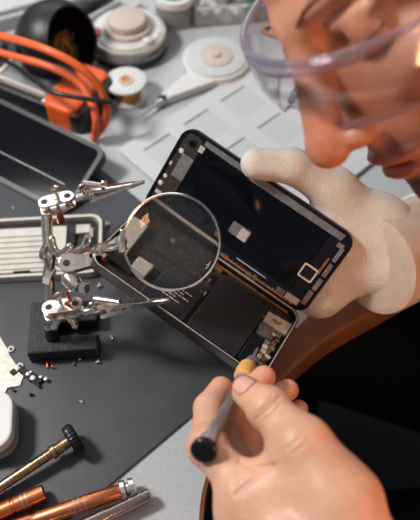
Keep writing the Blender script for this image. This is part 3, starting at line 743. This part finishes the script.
# leads
def lead(name, pts, r, m_, label):
    pts = [P(u, v, z) for u, v, z in pts]; o_ = MB().tube(pts, r, 12, sub=8).build(name, m_); return tag(o_, label, 'cable')
lead('test_lead', [(-20, 32, 6), (10, 38, 7.5), (45, 49, 8.6), (78, 66, 7.8), (100, 88, 6.0), (107, 112, 3.8), (103, 126, 1.6), (92, 140, .4)], .36, M_['orange'], 'upper thick orange lead arching over the meter')
lead('test_lead', [(-20, 46, 5.0), (12, 56, 5.4), (48, 66, 5.8), (78, 82, 5.0), (91, 102, 4), (96, 120, 3.0), (95, 135, 1.2)], .36, M_['orange'], 'lower orange lead running below the other orange lead')
lead('test_lead', [(-15, 50, 4.9), (15, 66, 5.2), (50, 90, 5.4), (75, 97, 5.4), (112, 102, 5.3)], .22, M_['black'], 'thin black lead with free end pointing right over the orange loop')
lead('test_lead', [(10, 54, 4.2), (45, 62, 4.6), (70, 72, 4.5), (86, 90, 4.2), (91, 112, 3.4), (90, 132, 1.4)], .2, M_['black'], 'thin black lead curving inside the orange loop')

# round black tip cleaner with brass wool
sc_ = P(57, 42, 4.0); R_ = 4.0
tcn = thing('soldering_tip_cleaner', V((sc_.x, sc_.y, 0)), 'black ball-shaped tip cleaner with brass wool in its round opening', 'tip cleaner')
opn = V((.80, -.42, .36)).normalized(); q = opn.to_track_quat('Z', 'Y').to_matrix(); vs = []; fs = []; seg = 40
pf = []
for k in range(21): th = PI-(PI-.98)*k/20; pf.append((R_*math.sin(th)+1e-4, R_*math.cos(th)))
pf.append(((R_-.2)*math.sin(.97), (R_-.1)*math.cos(.96)))
for k in range(16): th = .99+(PI-.99)*k/15; pf.append(((R_-.35)*math.sin(th)+1e-4, (R_-.35)*math.cos(th)))
for r, zz in pf:
    for k in range(seg): an = 2*PI*k/seg; vs.append(sc_+q @ V((math.cos(an)*r, math.sin(an)*r, zz)))
for i in range(len(pf)-1):
    for k in range(seg): fs.append((i*seg+k, i*seg+(k+1) % seg, (i+1)*seg+(k+1) % seg, (i+1)*seg+k))
MB().add(vs, fs, True).build('shell', M_['blackm'], tcn)
m = MB(); pts = []
for k in range(150):
    r = 1.9*random.random()**.5; an = random.uniform(0, 6.28); pts.append(sc_+q @ V((math.cos(an)*r, math.sin(an)*r, random.uniform(-.4, .9)))+V((.3, 0, -.9)))
m.tube(pts, .05, 5, sub=3); o_ = m.build('brass_wool', M_['brass'], tcn); o_['kind'] = 'stuff'
MB().lathe(V((sc_.x, sc_.y, 0.01)), V((sc_.x, sc_.y, 1)), [(0, 2.6), (.3, 2.6), (.5, 2.0), (.7, 1.5)], 30).build('foot', M_['blackm'], tcn)

def disc(name, u, v, z0, layers, label, cat, group=None):
    """layers: (part, z0, z1, r, material, bevel)"""
    p = P(u, v, z0); o_ = thing(name, V((p.x, p.y, z0)), label, cat, group)
    for (n_, a_, b_, r_, m_, bv) in layers: MB().cyl(V((p.x, p.y, a_)), V((p.x, p.y, b_)), r_, seg=44, bev=bv).build(n_, M_[m_], o_)
    return o_, p
o_, p = disc('wire_spool', 128, 97, 0.01, (('lower_flange', .01, .35, 1.95, 'white', .08), ('copper_wire', .35, 1.85, 1.35, 'solder', .0), ('upper_flange', 1.85, 2.15, 2.0, 'white', .08)), 'small white spool wound with copper wire, below the round tin', 'spool')
MB().ring([(p.x+.75*math.cos(k*PI/12), p.y+.75*math.sin(k*PI/12)) for k in range(24)], [(p.x+.45*math.cos(k*PI/12), p.y+.45*math.sin(k*PI/12)) for k in range(24)], 2.1, 2.25).build('hub', M_['cream'], o_)
MB().cyl(V((p.x, p.y, 2.1)), V((p.x, p.y, 2.17)), .45, seg=20).build('hub_hole', M_['solder'], o_)
o_, p = disc('flux_tin', 130, 47, 0.01, (('base_dish', .01, .9, 4.0, 'blackm', .2), ('glass_dish', .9, 1.5, 4.1, 'clear', .2), ('tin_body', 1.5, 2.2, 3.9, 'silver', .2), ('label_disc', 2.2, 2.4, 3.5, 'white', .08), ('lid', 2.4, 2.9, 2.5, 'cream', .2), ('lid_knob', 2.9, 3.7, 2.0, 'cream', .25)), 'stack-like round tin with cream lid on dark dish', 'tin')
MB().box((p.x-3.4, p.y-.9, 2.4), (1.4, 1.2, .5), .15).build('orange_tab', M_['orangep'], o_)
MB().sphere((p.x+2.2, p.y-2.2, 2.55), (.6, .5, .3), 12, 8).build('bright_stud', M_['white'], o_)
o_, p = disc('glass_jar', 175, 20, 0.01, (('jar_body', .01, 2.6, 2.0, 'clear', .2), ('jar_liner', .3, 2.4, 1.7, 'greym', .1), ('collar', 2.6, 3.2, 2.25, 'white', .1), ('green_paste', 3.2, 3.3, 1.6, 'green', .02)), 'clear jar with white collar and green paste at the top', 'jar')
MB().ring([(p.x+2.25*math.cos(k*PI/16), p.y+2.25*math.sin(k*PI/16)) for k in range(32)], [(p.x+1.6*math.cos(k*PI/16), p.y+1.6*math.sin(k*PI/16)) for k in range(32)], 3.15, 3.45).build('rim', M_['white'], o_)
# flat round gauge with long arm
o_, p = disc('round_dispenser', 216, 65, 0.01, (('base_disc', .01, 1.0, 3.45, 'white', .2), ('top_disc', 1.0, 1.2, 3.1, 'whiteg', .08), ('centre_disc', 1.2, 1.32, 1.7, 'cream', .04), ('hub', 1.3, 1.55, .45, 'cream', .06)), 'flat round white dispenser with a long arm ending in a silver tip', 'dispenser')
tip = P(150, 109, .6); e0 = V((p.x+3.1, p.y-1.6, .6)); 
dd = (tip-V((p.x, p.y, .6))); dd.normalize(); nn = V((-dd.y, dd.x, 0))
a1 = V((p.x, p.y, .0))+nn*3.2; a2 = V((p.x, p.y, .0))-nn*.2
end = V((tip.x, tip.y, 0))-dd*2.0
MB().prism([(q_.x, q_.y) for q_ in (a1, V((p.x, p.y, 0))-nn*1.0-dd*0, end-nn*.45, end+nn*.45)][::1], .05, .95, .12).build('arm', M_['white'], o_)
MB().lathe(V((end.x, end.y, .55)), V((tip.x, tip.y, .55)), [(-.3, .42), (.5, .46), (.6, .38), (1.1, .34), (1.2, .2), (2.4, .1), (3.4, .05)], 20).build('metal_tip', M_['steel'], o_)
MB().box((end.x-.2, end.y-.2, .62), (.7, .5, .9), .1).build('dark_clamp', M_['black'], o_)
# clear plastic box (top)
pb = P(226, 18, 0.02); Xb = frame(V((pb.x, pb.y, 0)), V((1, .12, 0)), V((-.12, 1, 0)))
bx_ = thing('parts_box', V((pb.x, pb.y, 0)), 'clear plastic parts box with silver pieces behind the dispenser', 'box')
MB(Xb).prism(rrect(8.5, 6.5, .6, 4, .6, 2.0), .02, .3, .05).build('bottom', M_['greym'], bx_)
MB(Xb).ring(rrect(8.5, 6.5, .6, 4, .6, 2.0), rrect(8.2, 6.2, .5, 4, .6, 2.0), .3, 2.2).build('walls', M_['clear'], bx_)
MB(Xb).ring(rrect(8.7, 6.7, .6, 4, .6, 2.0), rrect(8.0, 6.0, .5, 4, .6, 2.0), 2.2, 2.4).build('rim', M_['clear'], bx_)
m = MB(Xb)
random.seed(11)
for k in range(26): m.box((random.uniform(-3, 4), random.uniform(-.6, 4.5), random.uniform(.4, 1.2)), (random.uniform(.5, 1.4), random.uniform(.3, .8), .3), .05, Matrix.Rotation(random.uniform(0, 3), 4, 'Z'))
so = m.build('metal_pieces', M_['silver'], bx_); so['kind'] = 'stuff'
# green bottle cap beside
p = P(253, 14, 0); o_ = thing('small_bottle', V((p.x, p.y, 0)), 'small dark green bottle between parts box and forehead', 'bottle')
MB().lathe(V((p.x, p.y, 0.01)), V((p.x, p.y, 3)), [(0, .9), (.1, 1.0), (2.4, 1.0), (2.8, .6)], 20).build('body', M_['green'], o_)
MB().cyl(V((p.x, p.y, 2.8)), V((p.x, p.y, 3.6)), .6, seg=18, bev=.06).build('cap', M_['blackm'], o_)
# grey case with rods, top-left
p = P(45, 8, 0); Xg = frame(V((p.x, p.y, 0)), V((.9, .43, 0)), V((-.43, .9, 0)))
g_ = thing('instrument_case', V((p.x, p.y, 0)), 'long grey instrument case behind the black ball', 'case')
MB(Xg).prism(rrect(16, 6, .6, 4, -2.0, .8), .02, 1.6, .2).build('case_body', M_['recess'], g_)
MB(Xg).prism(rrect(15, 5, .5, 4, -2.0, .8), 1.6, 2.2, .2).build('case_lid', M_['whiteg'], g_)
MB(Xg).box((-2, .8, 2.25), (13, .7, .25), .08).build('lid_rib', M_['greym'], g_)
for i, (u0, v0, u1, v1, mm_, r, lb_) in enumerate(((70, 18, 112, -4, 'blackm', .45, 'dark pen-like rod behind the black ball, leftmost rod'), (82, 24, 120, 2, 'steel', .4, 'steel rod between the dark rod and the white tool'), (92, 34, 140, 4, 'white', .55, 'white tool handle lying left of the round tin'))):
    a = P(u0, v0, r+.02); b = P(u1, v1, r+.02); l = (b-a).length
    o_ = MB().lathe(a, b, [(0, r*.6), (.2, r), (l*.6, r), (l*.65, r*.8), (l, r*.7)], 16).build('tool_rod', M_[mm_]); tag(o_, lb_, 'tool')
# organiser tray
q = [P(118, 150, .3), P(258, 62, .3)]; ex = (q[1]-q[0]).normalized(); ey = V((ex.y, -ex.x, 0)); XO = frame(V((q[0].x, q[0].y, 0)), ex, ey)
# local y points towards the phone (z flips), so build with mirrored heights
XO = frame(V((q[0].x, q[0].y, 0)), ex, V((-ex.y, ex.x, 0)))
tr = thing('organiser_tray', V((q[0].x, q[0].y, 0)), 'pale silicone organiser tray with square wells under the face', 'tray')
LT = 26; WT = 17
outer = []
cells = []
nx, ny = 5, 3; mgn = 1.7; cw = (LT-mgn)/nx; chh = (WT-mgn)/ny
m = MB(XO)
m.prism(rrect(LT, WT, .8, 5, LT/2, -WT/2), .02, .30, .04); m.build('tray_floor', M_['recess'], tr)
m = MB(XO)
for i in range(nx+1): m.box((mgn/2+i*cw, -WT/2, .36), (mgn, WT-.1, .16), .06)
for j_ in range(ny+1): m.box((LT/2, -mgn/2-j_*chh, .36), (LT-.1, mgn, .162), .06)
m.build('tray_walls', M_['whiteg'], tr)

# ------------------------------------------------------------------ the person
person_prims = []
pe = V((30, -8, -60))
def arr(*q): return [V(x) for x in q]
# --- bare left hand
def J(u, v, z): return P(u, v, z)
hand = []
wr = J(352, 575, 11.0); elb = V((34, -34, 8))
idx = [J(252, 500, 10.6), J(207, 446, 10.8), J(209, 408, 9.6), J(221, 388, 8.9)]
mid = [J(262, 505, 8.6), J(222, 440, 8.2), J(243, 398, 7.4), J(264, 377, 7.2)]
rng_ = [J(276, 510, 7.0), J(243, 445, 6.4), J(265, 402, 5.9), J(288, 390, 5.8)]
pnk = [J(296, 512, 5.6), J(268, 452, 5.0), J(284, 418, 4.7), J(299, 409, 4.7)]
thb = [J(340, 503, 12.2), J(303, 446, 12.8), J(269, 409, 12.2), J(247, 392, 11.3)]
def finger(js, rs, k=.35, out=hand):
    for i in range(len(js)-1): out.append(con(js[i], js[i+1], rs[i], rs[i+1], k if i else .9))
finger(idx, (1.15, .98, .84, .70)); finger(mid, (1.15, .98, .86, .74)); finger(rng_, (1.1, .92, .80, .70)); finger(pnk, (1.0, .82, .70, .60))
finger(thb, (1.7, 1.25, 1.10, .86))
for q_, r in ((thb[2], 1.13), (thb[1], 1.36), (idx[1], 1.04), (mid[1], 1.02)): hand.append(ell(q_, r, .4))
# palm: metacarpals
for k_, (f_, r) in enumerate(((idx, 1.35), (mid, 1.4), (rng_, 1.35), (pnk, 1.25))):
    off = wr+V((-1.8+.3*k_, .5, 0.8-1.0*k_)); hand.append(con(f_[0], off, r, 1.8, 1.0))
hand.append(con(thb[0], wr+V((0, .3, .8)), 1.8, 2.1, 1.3)); hand.append(con(thb[0], (idx[0]+mid[0])/2, 1.7, 1.2, 1.2))
hand.append(con(thb[1], idx[0], .9, .9, 1.6)); hand.append(con((thb[0]+thb[1])/2, idx[0], 1.3, 1.2, 1.2))
hand.append(con(J(330, 560, 10), J(255, 520, 9.5), 2.5, 2.0, 1.2))
hand.append(con(wr, wr+(elb-wr)*.35, 2.6, 3.2, 1.2)); hand.append(con(wr+(elb-wr)*.35, elb, 3.2, 4.2, 1.2))
def groove(pts, r, k=.25, lst=hand):
    for a_, b_ in zip(pts[:-1], pts[1:]): lst.append(con(a_, b_, r, r, k, '-'))
def topo(p, tow, rad): return p+tow.normalized()*rad
vw = lambda p: (CAM-p).normalized()
hv, hf = sdf_mesh(hand, .10)
def crease(line, depth, width, rad=2.5):
    """press a skin fold into the near side of the hand along a 3-D polyline"""
    A_ = np.array(hv); vd = np.array(CAM)[None]-A_; vd /= np.linalg.norm(vd, axis=1)[:, None]; acc = np.zeros(len(A_))
    for a_, b_ in zip(line[:-1], line[1:]):
        a_ = np.array(a_); b_ = np.array(b_); ab = b_-a_; t_ = np.clip(((A_-a_)@ab)/(ab@ab), 0, 1); dv = A_-(a_+t_[:, None]*ab)
        al = (dv*vd).sum(1); pe_ = np.linalg.norm(dv-al[:, None]*vd, axis=1); acc = np.maximum(acc, np.exp(-(pe_/width)**2)*(np.abs(al) < rad))
    A_ -= vd*(depth*acc)[:, None]
    for k_ in range(len(hv)): hv[k_] = V(A_[k_])
def thl(u_): return thb[2].lerp(thb[1], u_) if u_ >= 0 else thb[2].lerp(thb[3], -u_)
tdir = (thb[2]-thb[1]).normalized()
for u_, dp, hw in ((.0, .13, .8), (.12, .09, .6), (-.14, .08, .55), (.3, .06, .5), (.85, .05, .6), (1.0, .05, .6)):
    q_ = thl(u_); sd_ = tdir.cross((CAM-q_).normalized()).normalized(); up_ = (CAM-q_).normalized()*1.0
    crease([q_+up_-sd_*hw+tdir*.06, q_+up_, q_+up_+sd_*hw+tdir*.08], dp, .085, 1.0)
crease([J(288, 458, 12.6), J(274, 466, 12.8), J(256, 468, 12.6), J(240, 462, 12.2)], .22, .16, 2.0)
crease([J(262, 470, 12.6), J(250, 482, 12.6), J(236, 494, 12.4)], .10, .12, 2.0)
crease([J(228, 452, 12), J(238, 470, 12.4), J(234, 484, 12.4)], .09, .12, 2.0)
crease([J(204, 440, 11.6), J(214, 436, 11.8), J(224, 434, 11.6)], .08, .1, 1.5)
crease([J(262, 391, 8), J(278, 384, 8)], .05, .08, 1.5)
# nail bed on the thumb
# --- head
SC = 1.0
Lc = V((.30, -.14, .94)).normalized(); Fc = V((-.80, -.50, .20)); Fc = (Fc-Lc*Fc.dot(Lc)).normalized(); Uc = Fc.cross(Lc)
def roll(v_, a_): return V((v_.x*math.cos(a_)-v_.y*math.sin(a_), v_.x*math.sin(a_)+v_.y*math.cos(a_), v_.z))
Fc, Uc, Lc = [roll(v_, math.radians(13)) for v_ in (Fc, Uc, Lc)]
c2w = Matrix((cR, cU, -cF)).transposed()
Fw, Uw, Lw = c2w @ Fc, c2w @ Uc, c2w @ Lc
nose_w = PD(325, 150, 36.5)
HM = Matrix((Fw, Lw, Uw)).transposed().to_4x4(); HM.translation = nose_w - (Fw*11.2+Uw*(-3.9))*1.02; HM = HM @ Matrix.Scale(1.02, 4)
hd = []
def he(c, r, k=.8, op='+'): hd.append(ell(c, r, k, op))
he((-1.2, 0, 4.6), (9.4, 7.5, 7.8)); he((2.2, 0, -3.2), (6.4, 6.2, 8.0), 2.5)
for s_ in (-1, 1):
    hd.append(con((-1, 5.0*s_, -5.5), (5.8, 1.4*s_, -10.2), 1.9, 1.4, 2.2))
    he((5.3, 4.0*s_, -3.0), (2.4, 2.2, 1.9), 1.6)
    hd.append(con((8.2, .8*s_, 1.7), (6.0, 4.9*s_, 1.8), .85, .8, 1.2))
he((6.3, 0, -10.2), (1.7, 2.0, 1.5), 1.6); he((6.2, 0, -6.9), (2.3, 2.9, 2.6), 1.4)
for s_ in (-1, 1):
    he((9.2, 3.2*s_, .1), (1.7, 1.9, 1.2), 1.2, '-')
    he((6.9, 3.2*s_, 0), 1.28, .15)
    hd.append(con((7.95, 2.3*s_, .75), (7.2, 4.3*s_, .65), .38, .35, .3)); hd.append(con((7.9, 2.4*s_, -.75), (7.2, 4.2*s_, -.7), .3, .28, .4))
hd.append(con((8.6, 0, 1.0), (10.7, 0, -3.4), .78, 1.05, .9)); he((10.9, 0, -4.0), (1.15, 1.2, 1.05), .6)
for s_ in (-1, 1): he((9.7, 1.25*s_, -4.2), (.95, .72, .72), .4); he((10.1, .6*s_, -4.95), (.5, .33, .4), .25, '-')
hd.append(con((8.7, 0, -5.1), (8.2, 0, -6.0), .5, .7, .6))
he((8.3, 0, -6.65), (.8, 2.3, .52), .4); he((8.1, 0, -7.75), (.85, 2.0, .6), .4); he((9.0, 0, -7.2), (.85, 2.5, .12), .15, '-'); he((8.4, 0, -9.0), (.7, 1.6, .5), .8, '-')
for s_ in (-1, 1):
    he((-1.0, 7.3*s_, -.8), (1.7, .7, 3.0), .5); he((-.7, 7.9*s_, -.4), (.9, .5, 1.8), .4, '-')
hd.append(con((-3.0, 0, -5), (-8, 0, -14), 5.4, 6.0, 3))
nv_, nf_ = sdf_mesh(hd, .22)
nv_ = [HM @ v for v in nv_]
# --- torso, upper arms, thighs (under clothing)
neck = HM @ V((-8, 0, -14)); shl = V((36, -24, 6)); shr = V((38, 14, 6)); hip = V((46, -8, -28))
wrR = P(400, 254, 5.0); elbR = V((36, 12, -3))
tor = [con(neck, (shl+shr)/2, 5.5, 7, 5), con((shl+shr)/2, hip, 12, 12.5, 6), con(shl, shr, 5.5, 5.5, 4), con(shl, elb, 5, 4.2, 3), con(shr, elbR, 5, 4.0, 3),
       con(hip+V((0, -9, -4)), V((8, -20, -24)), 8.5, 6.2, 4), con(hip+V((0, 9, -4)), V((8, 8, -24)), 8.5, 6.2, 4),
       con(V((8, -20, -24)), V((11, -20, -66)), 5.6, 3.8, 3), con(V((8, 8, -24)), V((11, 8, -66)), 5.6, 3.8, 3)]
tv, tf = sdf_mesh(tor, .9)
body = MB(); body.add(hv, hf); body.add(nv_, nf_); body.add(tv, tf)
# --- gloved hand underneath skin: forearm
fr = [con(wrR, elbR, 2.6, 3.8, 1)]; v_, f_ = sdf_mesh(fr, .4); body.add(v_, f_)
person = body.build('person', M_['skin'], auto=False)
HI = HM.inverted(); pb0 = BASE[person.name]; n0 = len(hv); n1 = n0+len(nv_)
cols = np.ones((len(person.data.vertices), 4), dtype=np.float32)
cols[:, :3] = (.92, .87, .84)
for i in range(n0, n1):
    q_ = HI @ body.v[i]; x, y, z_ = q_
    cl_ = np.array((.74, .58, .50))
    # shaved beard: upper lip, chin, jaw
    bd = max(0, min(1, (-4.9-z_)/1.2))*max(0, min(1, (9.5-abs(y)*.6)/3)) * (1 if x > 0 else max(0, 1+x/3))
    cl_ = cl_*(1-bd)+cl_*np.array((.52, .50, .54))*bd
    lp = math.exp(-((z_+7.2)/.85)**4)*math.exp(-(y/2.3)**4)*(1 if x > 7.6 else 0)
    cl_ = cl_*(1-lp)+np.array((.72, .38, .36))*lp
    ns = math.exp(-((x-11.2)**2+y*y+(z_+4)**2)/3.0)
    cl_ = cl_*(1-ns)+cl_*np.array((1.08, .78, .70))*ns
    cols[i, :3] = cl_
tips_ = [(q__, 1.0) for q__ in (thb[3], idx[3], mid[3], rng_[3], pnk[3])]
for i in range(n0):
    p_ = body.v[i]; t_ = min(1, sum(math.exp(-(p_-q__).length_squared/1.3) for q__, _ in tips_))
    cols[i, :3] = np.array((.92, .87, .84))*(1-t_)+np.array((.96, .74, .66))*t_
at_ = person.data.color_attributes.new('skin_tone', 'FLOAT_COLOR', 'POINT'); at_.data.foreach_set('color', cols.ravel())
tag(person, 'person in navy clothes with clear safety goggles and one white glove, leaning over the phone', 'person')
# nail
from mathutils.bvhtree import BVHTree
hand_bvh = BVHTree.FromPolygons(hv, hf)
def nail(tip, back, out, w_, l_, name='thumb_nail'):
    d_ = (tip-back).normalized(); o_ = (out-d_*out.dot(d_)).normalized(); s_ = d_.cross(o_)
    vs = []; fs = []; n = 10; mrow = 8
    for i in range(mrow+1):
        t = i/mrow
        for k in range(n+1):
            a = (k/n-.5)*2; wdt = w_*(1-.55*max(0, abs(t-.5)*2-.55)**1.5*2); 
            if t < .2: wdt *= .55+.45*(t/.2)**.5
            q_ = tip + d_*(t-.5)*l_ + s_*a*wdt; h_ = hand_bvh.ray_cast(q_+o_*2, -o_, 4)[0]
            vs.append((h_ if h_ else q_)+o_*(.055-.05*a**4+(.03 if t > .85 else 0)))
    for i in range(mrow):
        for k in range(n): fs.append((i*(n+1)+k, i*(n+1)+k+1, (i+1)*(n+1)+k+1, (i+1)*(n+1)+k))
    m = MB().add(vs, fs, True); ob = m.build(name, M_['nail'], person, auto=False); md = ob.modifiers.new('thick', 'SOLIDIFY'); md.thickness = .0006; md.offset = 0; return ob
upc = (CAM-thb[3]).normalized()
out_ = (upc+cR*.1+cU*.25).normalized()
nail(thb[3]+(thb[2]-thb[3])*.12, thb[2]+out_*.2, out_, .60, 1.3)

# hair, eyebrows
hr = [ell((-2.0, 0, 5.2), (9.6, 7.9, 8.3), .5), ell((9.5, 0, .2), (7.6, 9.5, 8.6), .8, '-'), ell((4.5, 0, -9), (9, 9, 10), .6, '-')]
v_, f_ = sdf_mesh(hr, .4); MB(HM).add(v_, f_).build('hair', M_['hair'], person, auto=False)
for s_ in (-1, 1):
    MB(HM).tube([(9.0, 1.0*s_, 1.75), (8.5, 2.8*s_, 2.35), (6.9, 4.8*s_, 2.0)], [.08, .16, .06], 8).build('eyebrow', M_['brow'], person)
    MB(HM).sphere((6.96, 3.2*s_, -.12), (1.2, 1.2, 1.2), 20, 14).build('eye', M_['cream'], person)
    MB(HM).tube([(7.7, 2.2*s_, -.35), (8.2, 3.0*s_, -.55), (7.9, 3.9*s_, -.5), (7.2, 4.5*s_, -.3)], .05, 6).build('eyelashes', M_['hair'], person)

# clothing
shirt = [con((shl+shr)/2+V((0, 0, 1)), hip, 13.2, 13.6, 6), con(shl, shr, 7, 7, 4), con(shl, elb, 6.2, 5.4, 3), con(shr, elbR, 6.2, 5.2, 3),
         con(elb, wr+(elb-wr)*.42, 5.2, 4.3, 2), con(elbR, wrR+(elbR-wrR)*.30, 5.0, 3.7, 2), con(neck+V((3, 0, -2)), (shl+shr)/2, 6, 8, 4)]
v_, f_ = sdf_mesh(shirt, .7); MB().add(v_, f_).build('shirt', M_['navy'], person, auto=False)
tr_ = [con(hip+V((0, -9, -4)), V((8, -20, -24)), 9.6, 7.2, 4), con(hip+V((0, 9, -4)), V((8, 8, -24)), 9.6, 7.2, 4), con(V((8, -20, -24)), V((11, -20, -70)), 6.8, 5.2, 3), con(V((8, 8, -24)), V((11, 8, -70)), 6.8, 5.2, 3), con(hip+V((0, -6, -2)), hip+V((0, 6, -2)), 12, 12, 4)]
v_, f_ = sdf_mesh(tr_, .9); MB().add(v_, f_).build('trousers', M_['navy'], person, auto=False)
for y in (-20, 8):
    v_, f_ = sdf_mesh([con((13, y, -71.5), (2, y, -72.6), 3.4, 2.3, 2)], .5); MB().add(v_, f_).build('shoe', M_['blackm'], person, auto=False)

# glove
gl = []
def DL(x, y, z): return XD @ V((x, y, z))
gth = [J(378, 226, 7.0), J(334, 190, 9.6), J(292, 166, 11.6), J(256, 164, 11.9)]
gi = [DL(6.2, 5.6, -2.0), DL(2.6, 5.2, -1.5), DL(0, 5.0, -1.35), DL(-2, 4.8, -1.3)]
gm = [DL(6.6, 3.6, -2.2), DL(2.5, 3.2, -1.6), DL(-.5, 3.0, -1.35), DL(-2.6, 2.8, -1.3)]
gr = [DL(6.8, 1.6, -2.4), DL(3.0, 1.4, -1.7), DL(.4, 1.3, -1.4), DL(-1.2, 1.3, -1.3)]
gp = [DL(7.6, 1.3, -2.3), DL(4.8, 1.0, -1.7), DL(2.9, .8, -1.5), DL(1.5, .8, -1.4)]
finger(gth, (2.0, 1.45, 1.22, 1.08), .4, gl)
for f_ in (gi, gm, gr, gp): finger(f_, (1.25, 1.05, .95, .85), .4, gl)
for f_, dz in ((gi, 1.6), (gm, .6), (gr, -.3), (gp, -1.0)): gl.append(con(f_[0], wrR+V((-2.0, .6, dz*.4)), 1.5, 2.0, 1.4))
gl.append(con(gth[0], wrR, 2.1, 2.4, 1.2)); gl.append(con(gth[1], gi[0], 1.1, 1.1, 1.5)); gl.append(con(gth[0], gm[0], 1.8, 1.4, 1.4))
gl.append(con(J(330, 232, 6.4), J(385, 262, 5.0), 1.8, 2.2, 1.2)); gl.append(con(J(338, 270, 3.2), J(380, 270, 4.2), 1.3, 1.4, 1.4))
ga = (elbR-wrR).normalized()
gl.append(con(wrR, wrR+ga*1.0, 3.0, 3.1, 1.3))
v_, f_ = sdf_mesh(gl, .16); gv = MB().add(v_, f_).build('glove', M_['knit'], person, auto=False); tag(gv, 'white knitted glove')
pr_ = []
for k in range(40):
    t_ = k/39; pr_.append((t_*3.4, 3.42+.05*math.cos(k*2.3)+.1*t_))
cf = MB().lathe(wrR-ga*3.1, wrR+ga*4, [(0, 3.2), (.05, 3.64)]+[(.1+k*.15, 3.72+.04*(k % 2)) for k in range(34)]+[(5.6, 3.72), (6.4, 3.8), (6.5, 3.5)], 56).build('glove_cuff', M_['cuffknit'], gv)
MB().lathe(wrR+ga*2.9, wrR+ga*5, [(0, 3.5), (.1, 3.85), (.35, 3.95), (.6, 3.85), (.7, 3.5)], 48).build('cuff_hem', M_['white_print'], gv)

# ------------------------------------------------------------------ goggles (head space)
GM = HM @ Matrix.Rotation(math.radians(-22), 4, 'X')
gg = thing('safety_goggles', HM @ V((9, 0, 0)), 'clear safety goggles with lavender tinted rim, worn on the face', 'goggles')
def gp_(an, z):
    """wrap-around visor surface in head space"""
    r_ = 9.0; return V((1.5+ (r_+.06*z)*math.cos(an), 7.2*math.sin(an), z))
NA = 48; A0 = -1.45; A1 = 1.45
def zt_(an): return 1.5-.2*abs(an)**2
def zb_(an):
    a = abs(an); return -2.7+1.3*math.exp(-(a/.22)**2)+.9*max(0, a-.7)**2
m = MB(GM); vs = []; fs = []; NZ = 10
for i in range(NA+1):
    an = A0+(A1-A0)*i/NA
    for k in range(NZ+1):
        z = zb_(an)+(zt_(an)-zb_(an))*k/NZ; bulge = .5*math.sin(PI*k/NZ); q_ = gp_(an, z); vs.append((q_.x+bulge+.4, q_.y, q_.z))
for i in range(NA):
    for k in range(NZ): fs.append((i*(NZ+1)+k, (i+1)*(NZ+1)+k, (i+1)*(NZ+1)+k+1, i*(NZ+1)+k+1))
m.add(vs, fs, True); vis = m.build('visor', M_['lens_clear'], gg, auto=False); md = vis.modifiers.new('thick', 'SOLIDIFY'); md.thickness = .0018
def rimpts(fn, n=30): return [(lambda q_: (q_.x+.4, q_.y, q_.z))(gp_(A0+(A1-A0)*i/n, fn(A0+(A1-A0)*i/n))) for i in range(n+1)]
MB(GM).tube(rimpts(zt_), .2, 10, sub=2).build('brow_rim', M_['rim_clear'], gg)
MB(GM).tube(rimpts(zb_), .10, 10, sub=2).build('lower_rim', M_['rim_clear'], gg)
for s_ in (-1, 1):
    e = gp_(A1*s_, 0)
    MB(GM).tube([(e.x+.4, e.y, zt_(A1)), (e.x+.2, e.y*1.02, .2), (e.x+.4, e.y, zb_(A1))], .16, 10).build('side_rim', M_['rim_clear'], gg)
    MB(GM).tube([(e.x+.3, e.y, .9), (-1.5, 8.25*s_, 1.2), (-4.5, 8.1*s_, .6)], [.36, .3, .22], 10).build('temple', M_['rim_clear'], gg)
    MB(GM).sphere((e.x+.6, e.y+.15*s_, .8), (.6, .35, .5), 12, 8).build('hinge', M_['rim_clear'], gg)
MB(GM).tube(rimpts(lambda a: zt_(a)-.45, 30)[8:23], [.12, .3, .34, .3, .12], 10, sub=2).build('brow_bar', M_['rim_clear'], gg)
MB(GM).tube([(10.4, -.9, -1.6), (10.1, 0, -.8), (10.4, .9, -1.6)], .18, 8).build('nose_bridge', M_['rim_clear'], gg)
for s_ in (-1, 1):
    e0_ = gp_(1.1*s_, 0); e1_ = gp_(1.42*s_, 0)
    for zz in (.6, -.6, -1.6): MB(GM).tube([(e0_.x+.45, e0_.y, zz), (e1_.x+.3, e1_.y+.15*s_, zz), (-.6, 8.15*s_, zz*.7+.4)], [.12, .16, .1], 8).build('side_rib', M_['rim_clear'], gg)
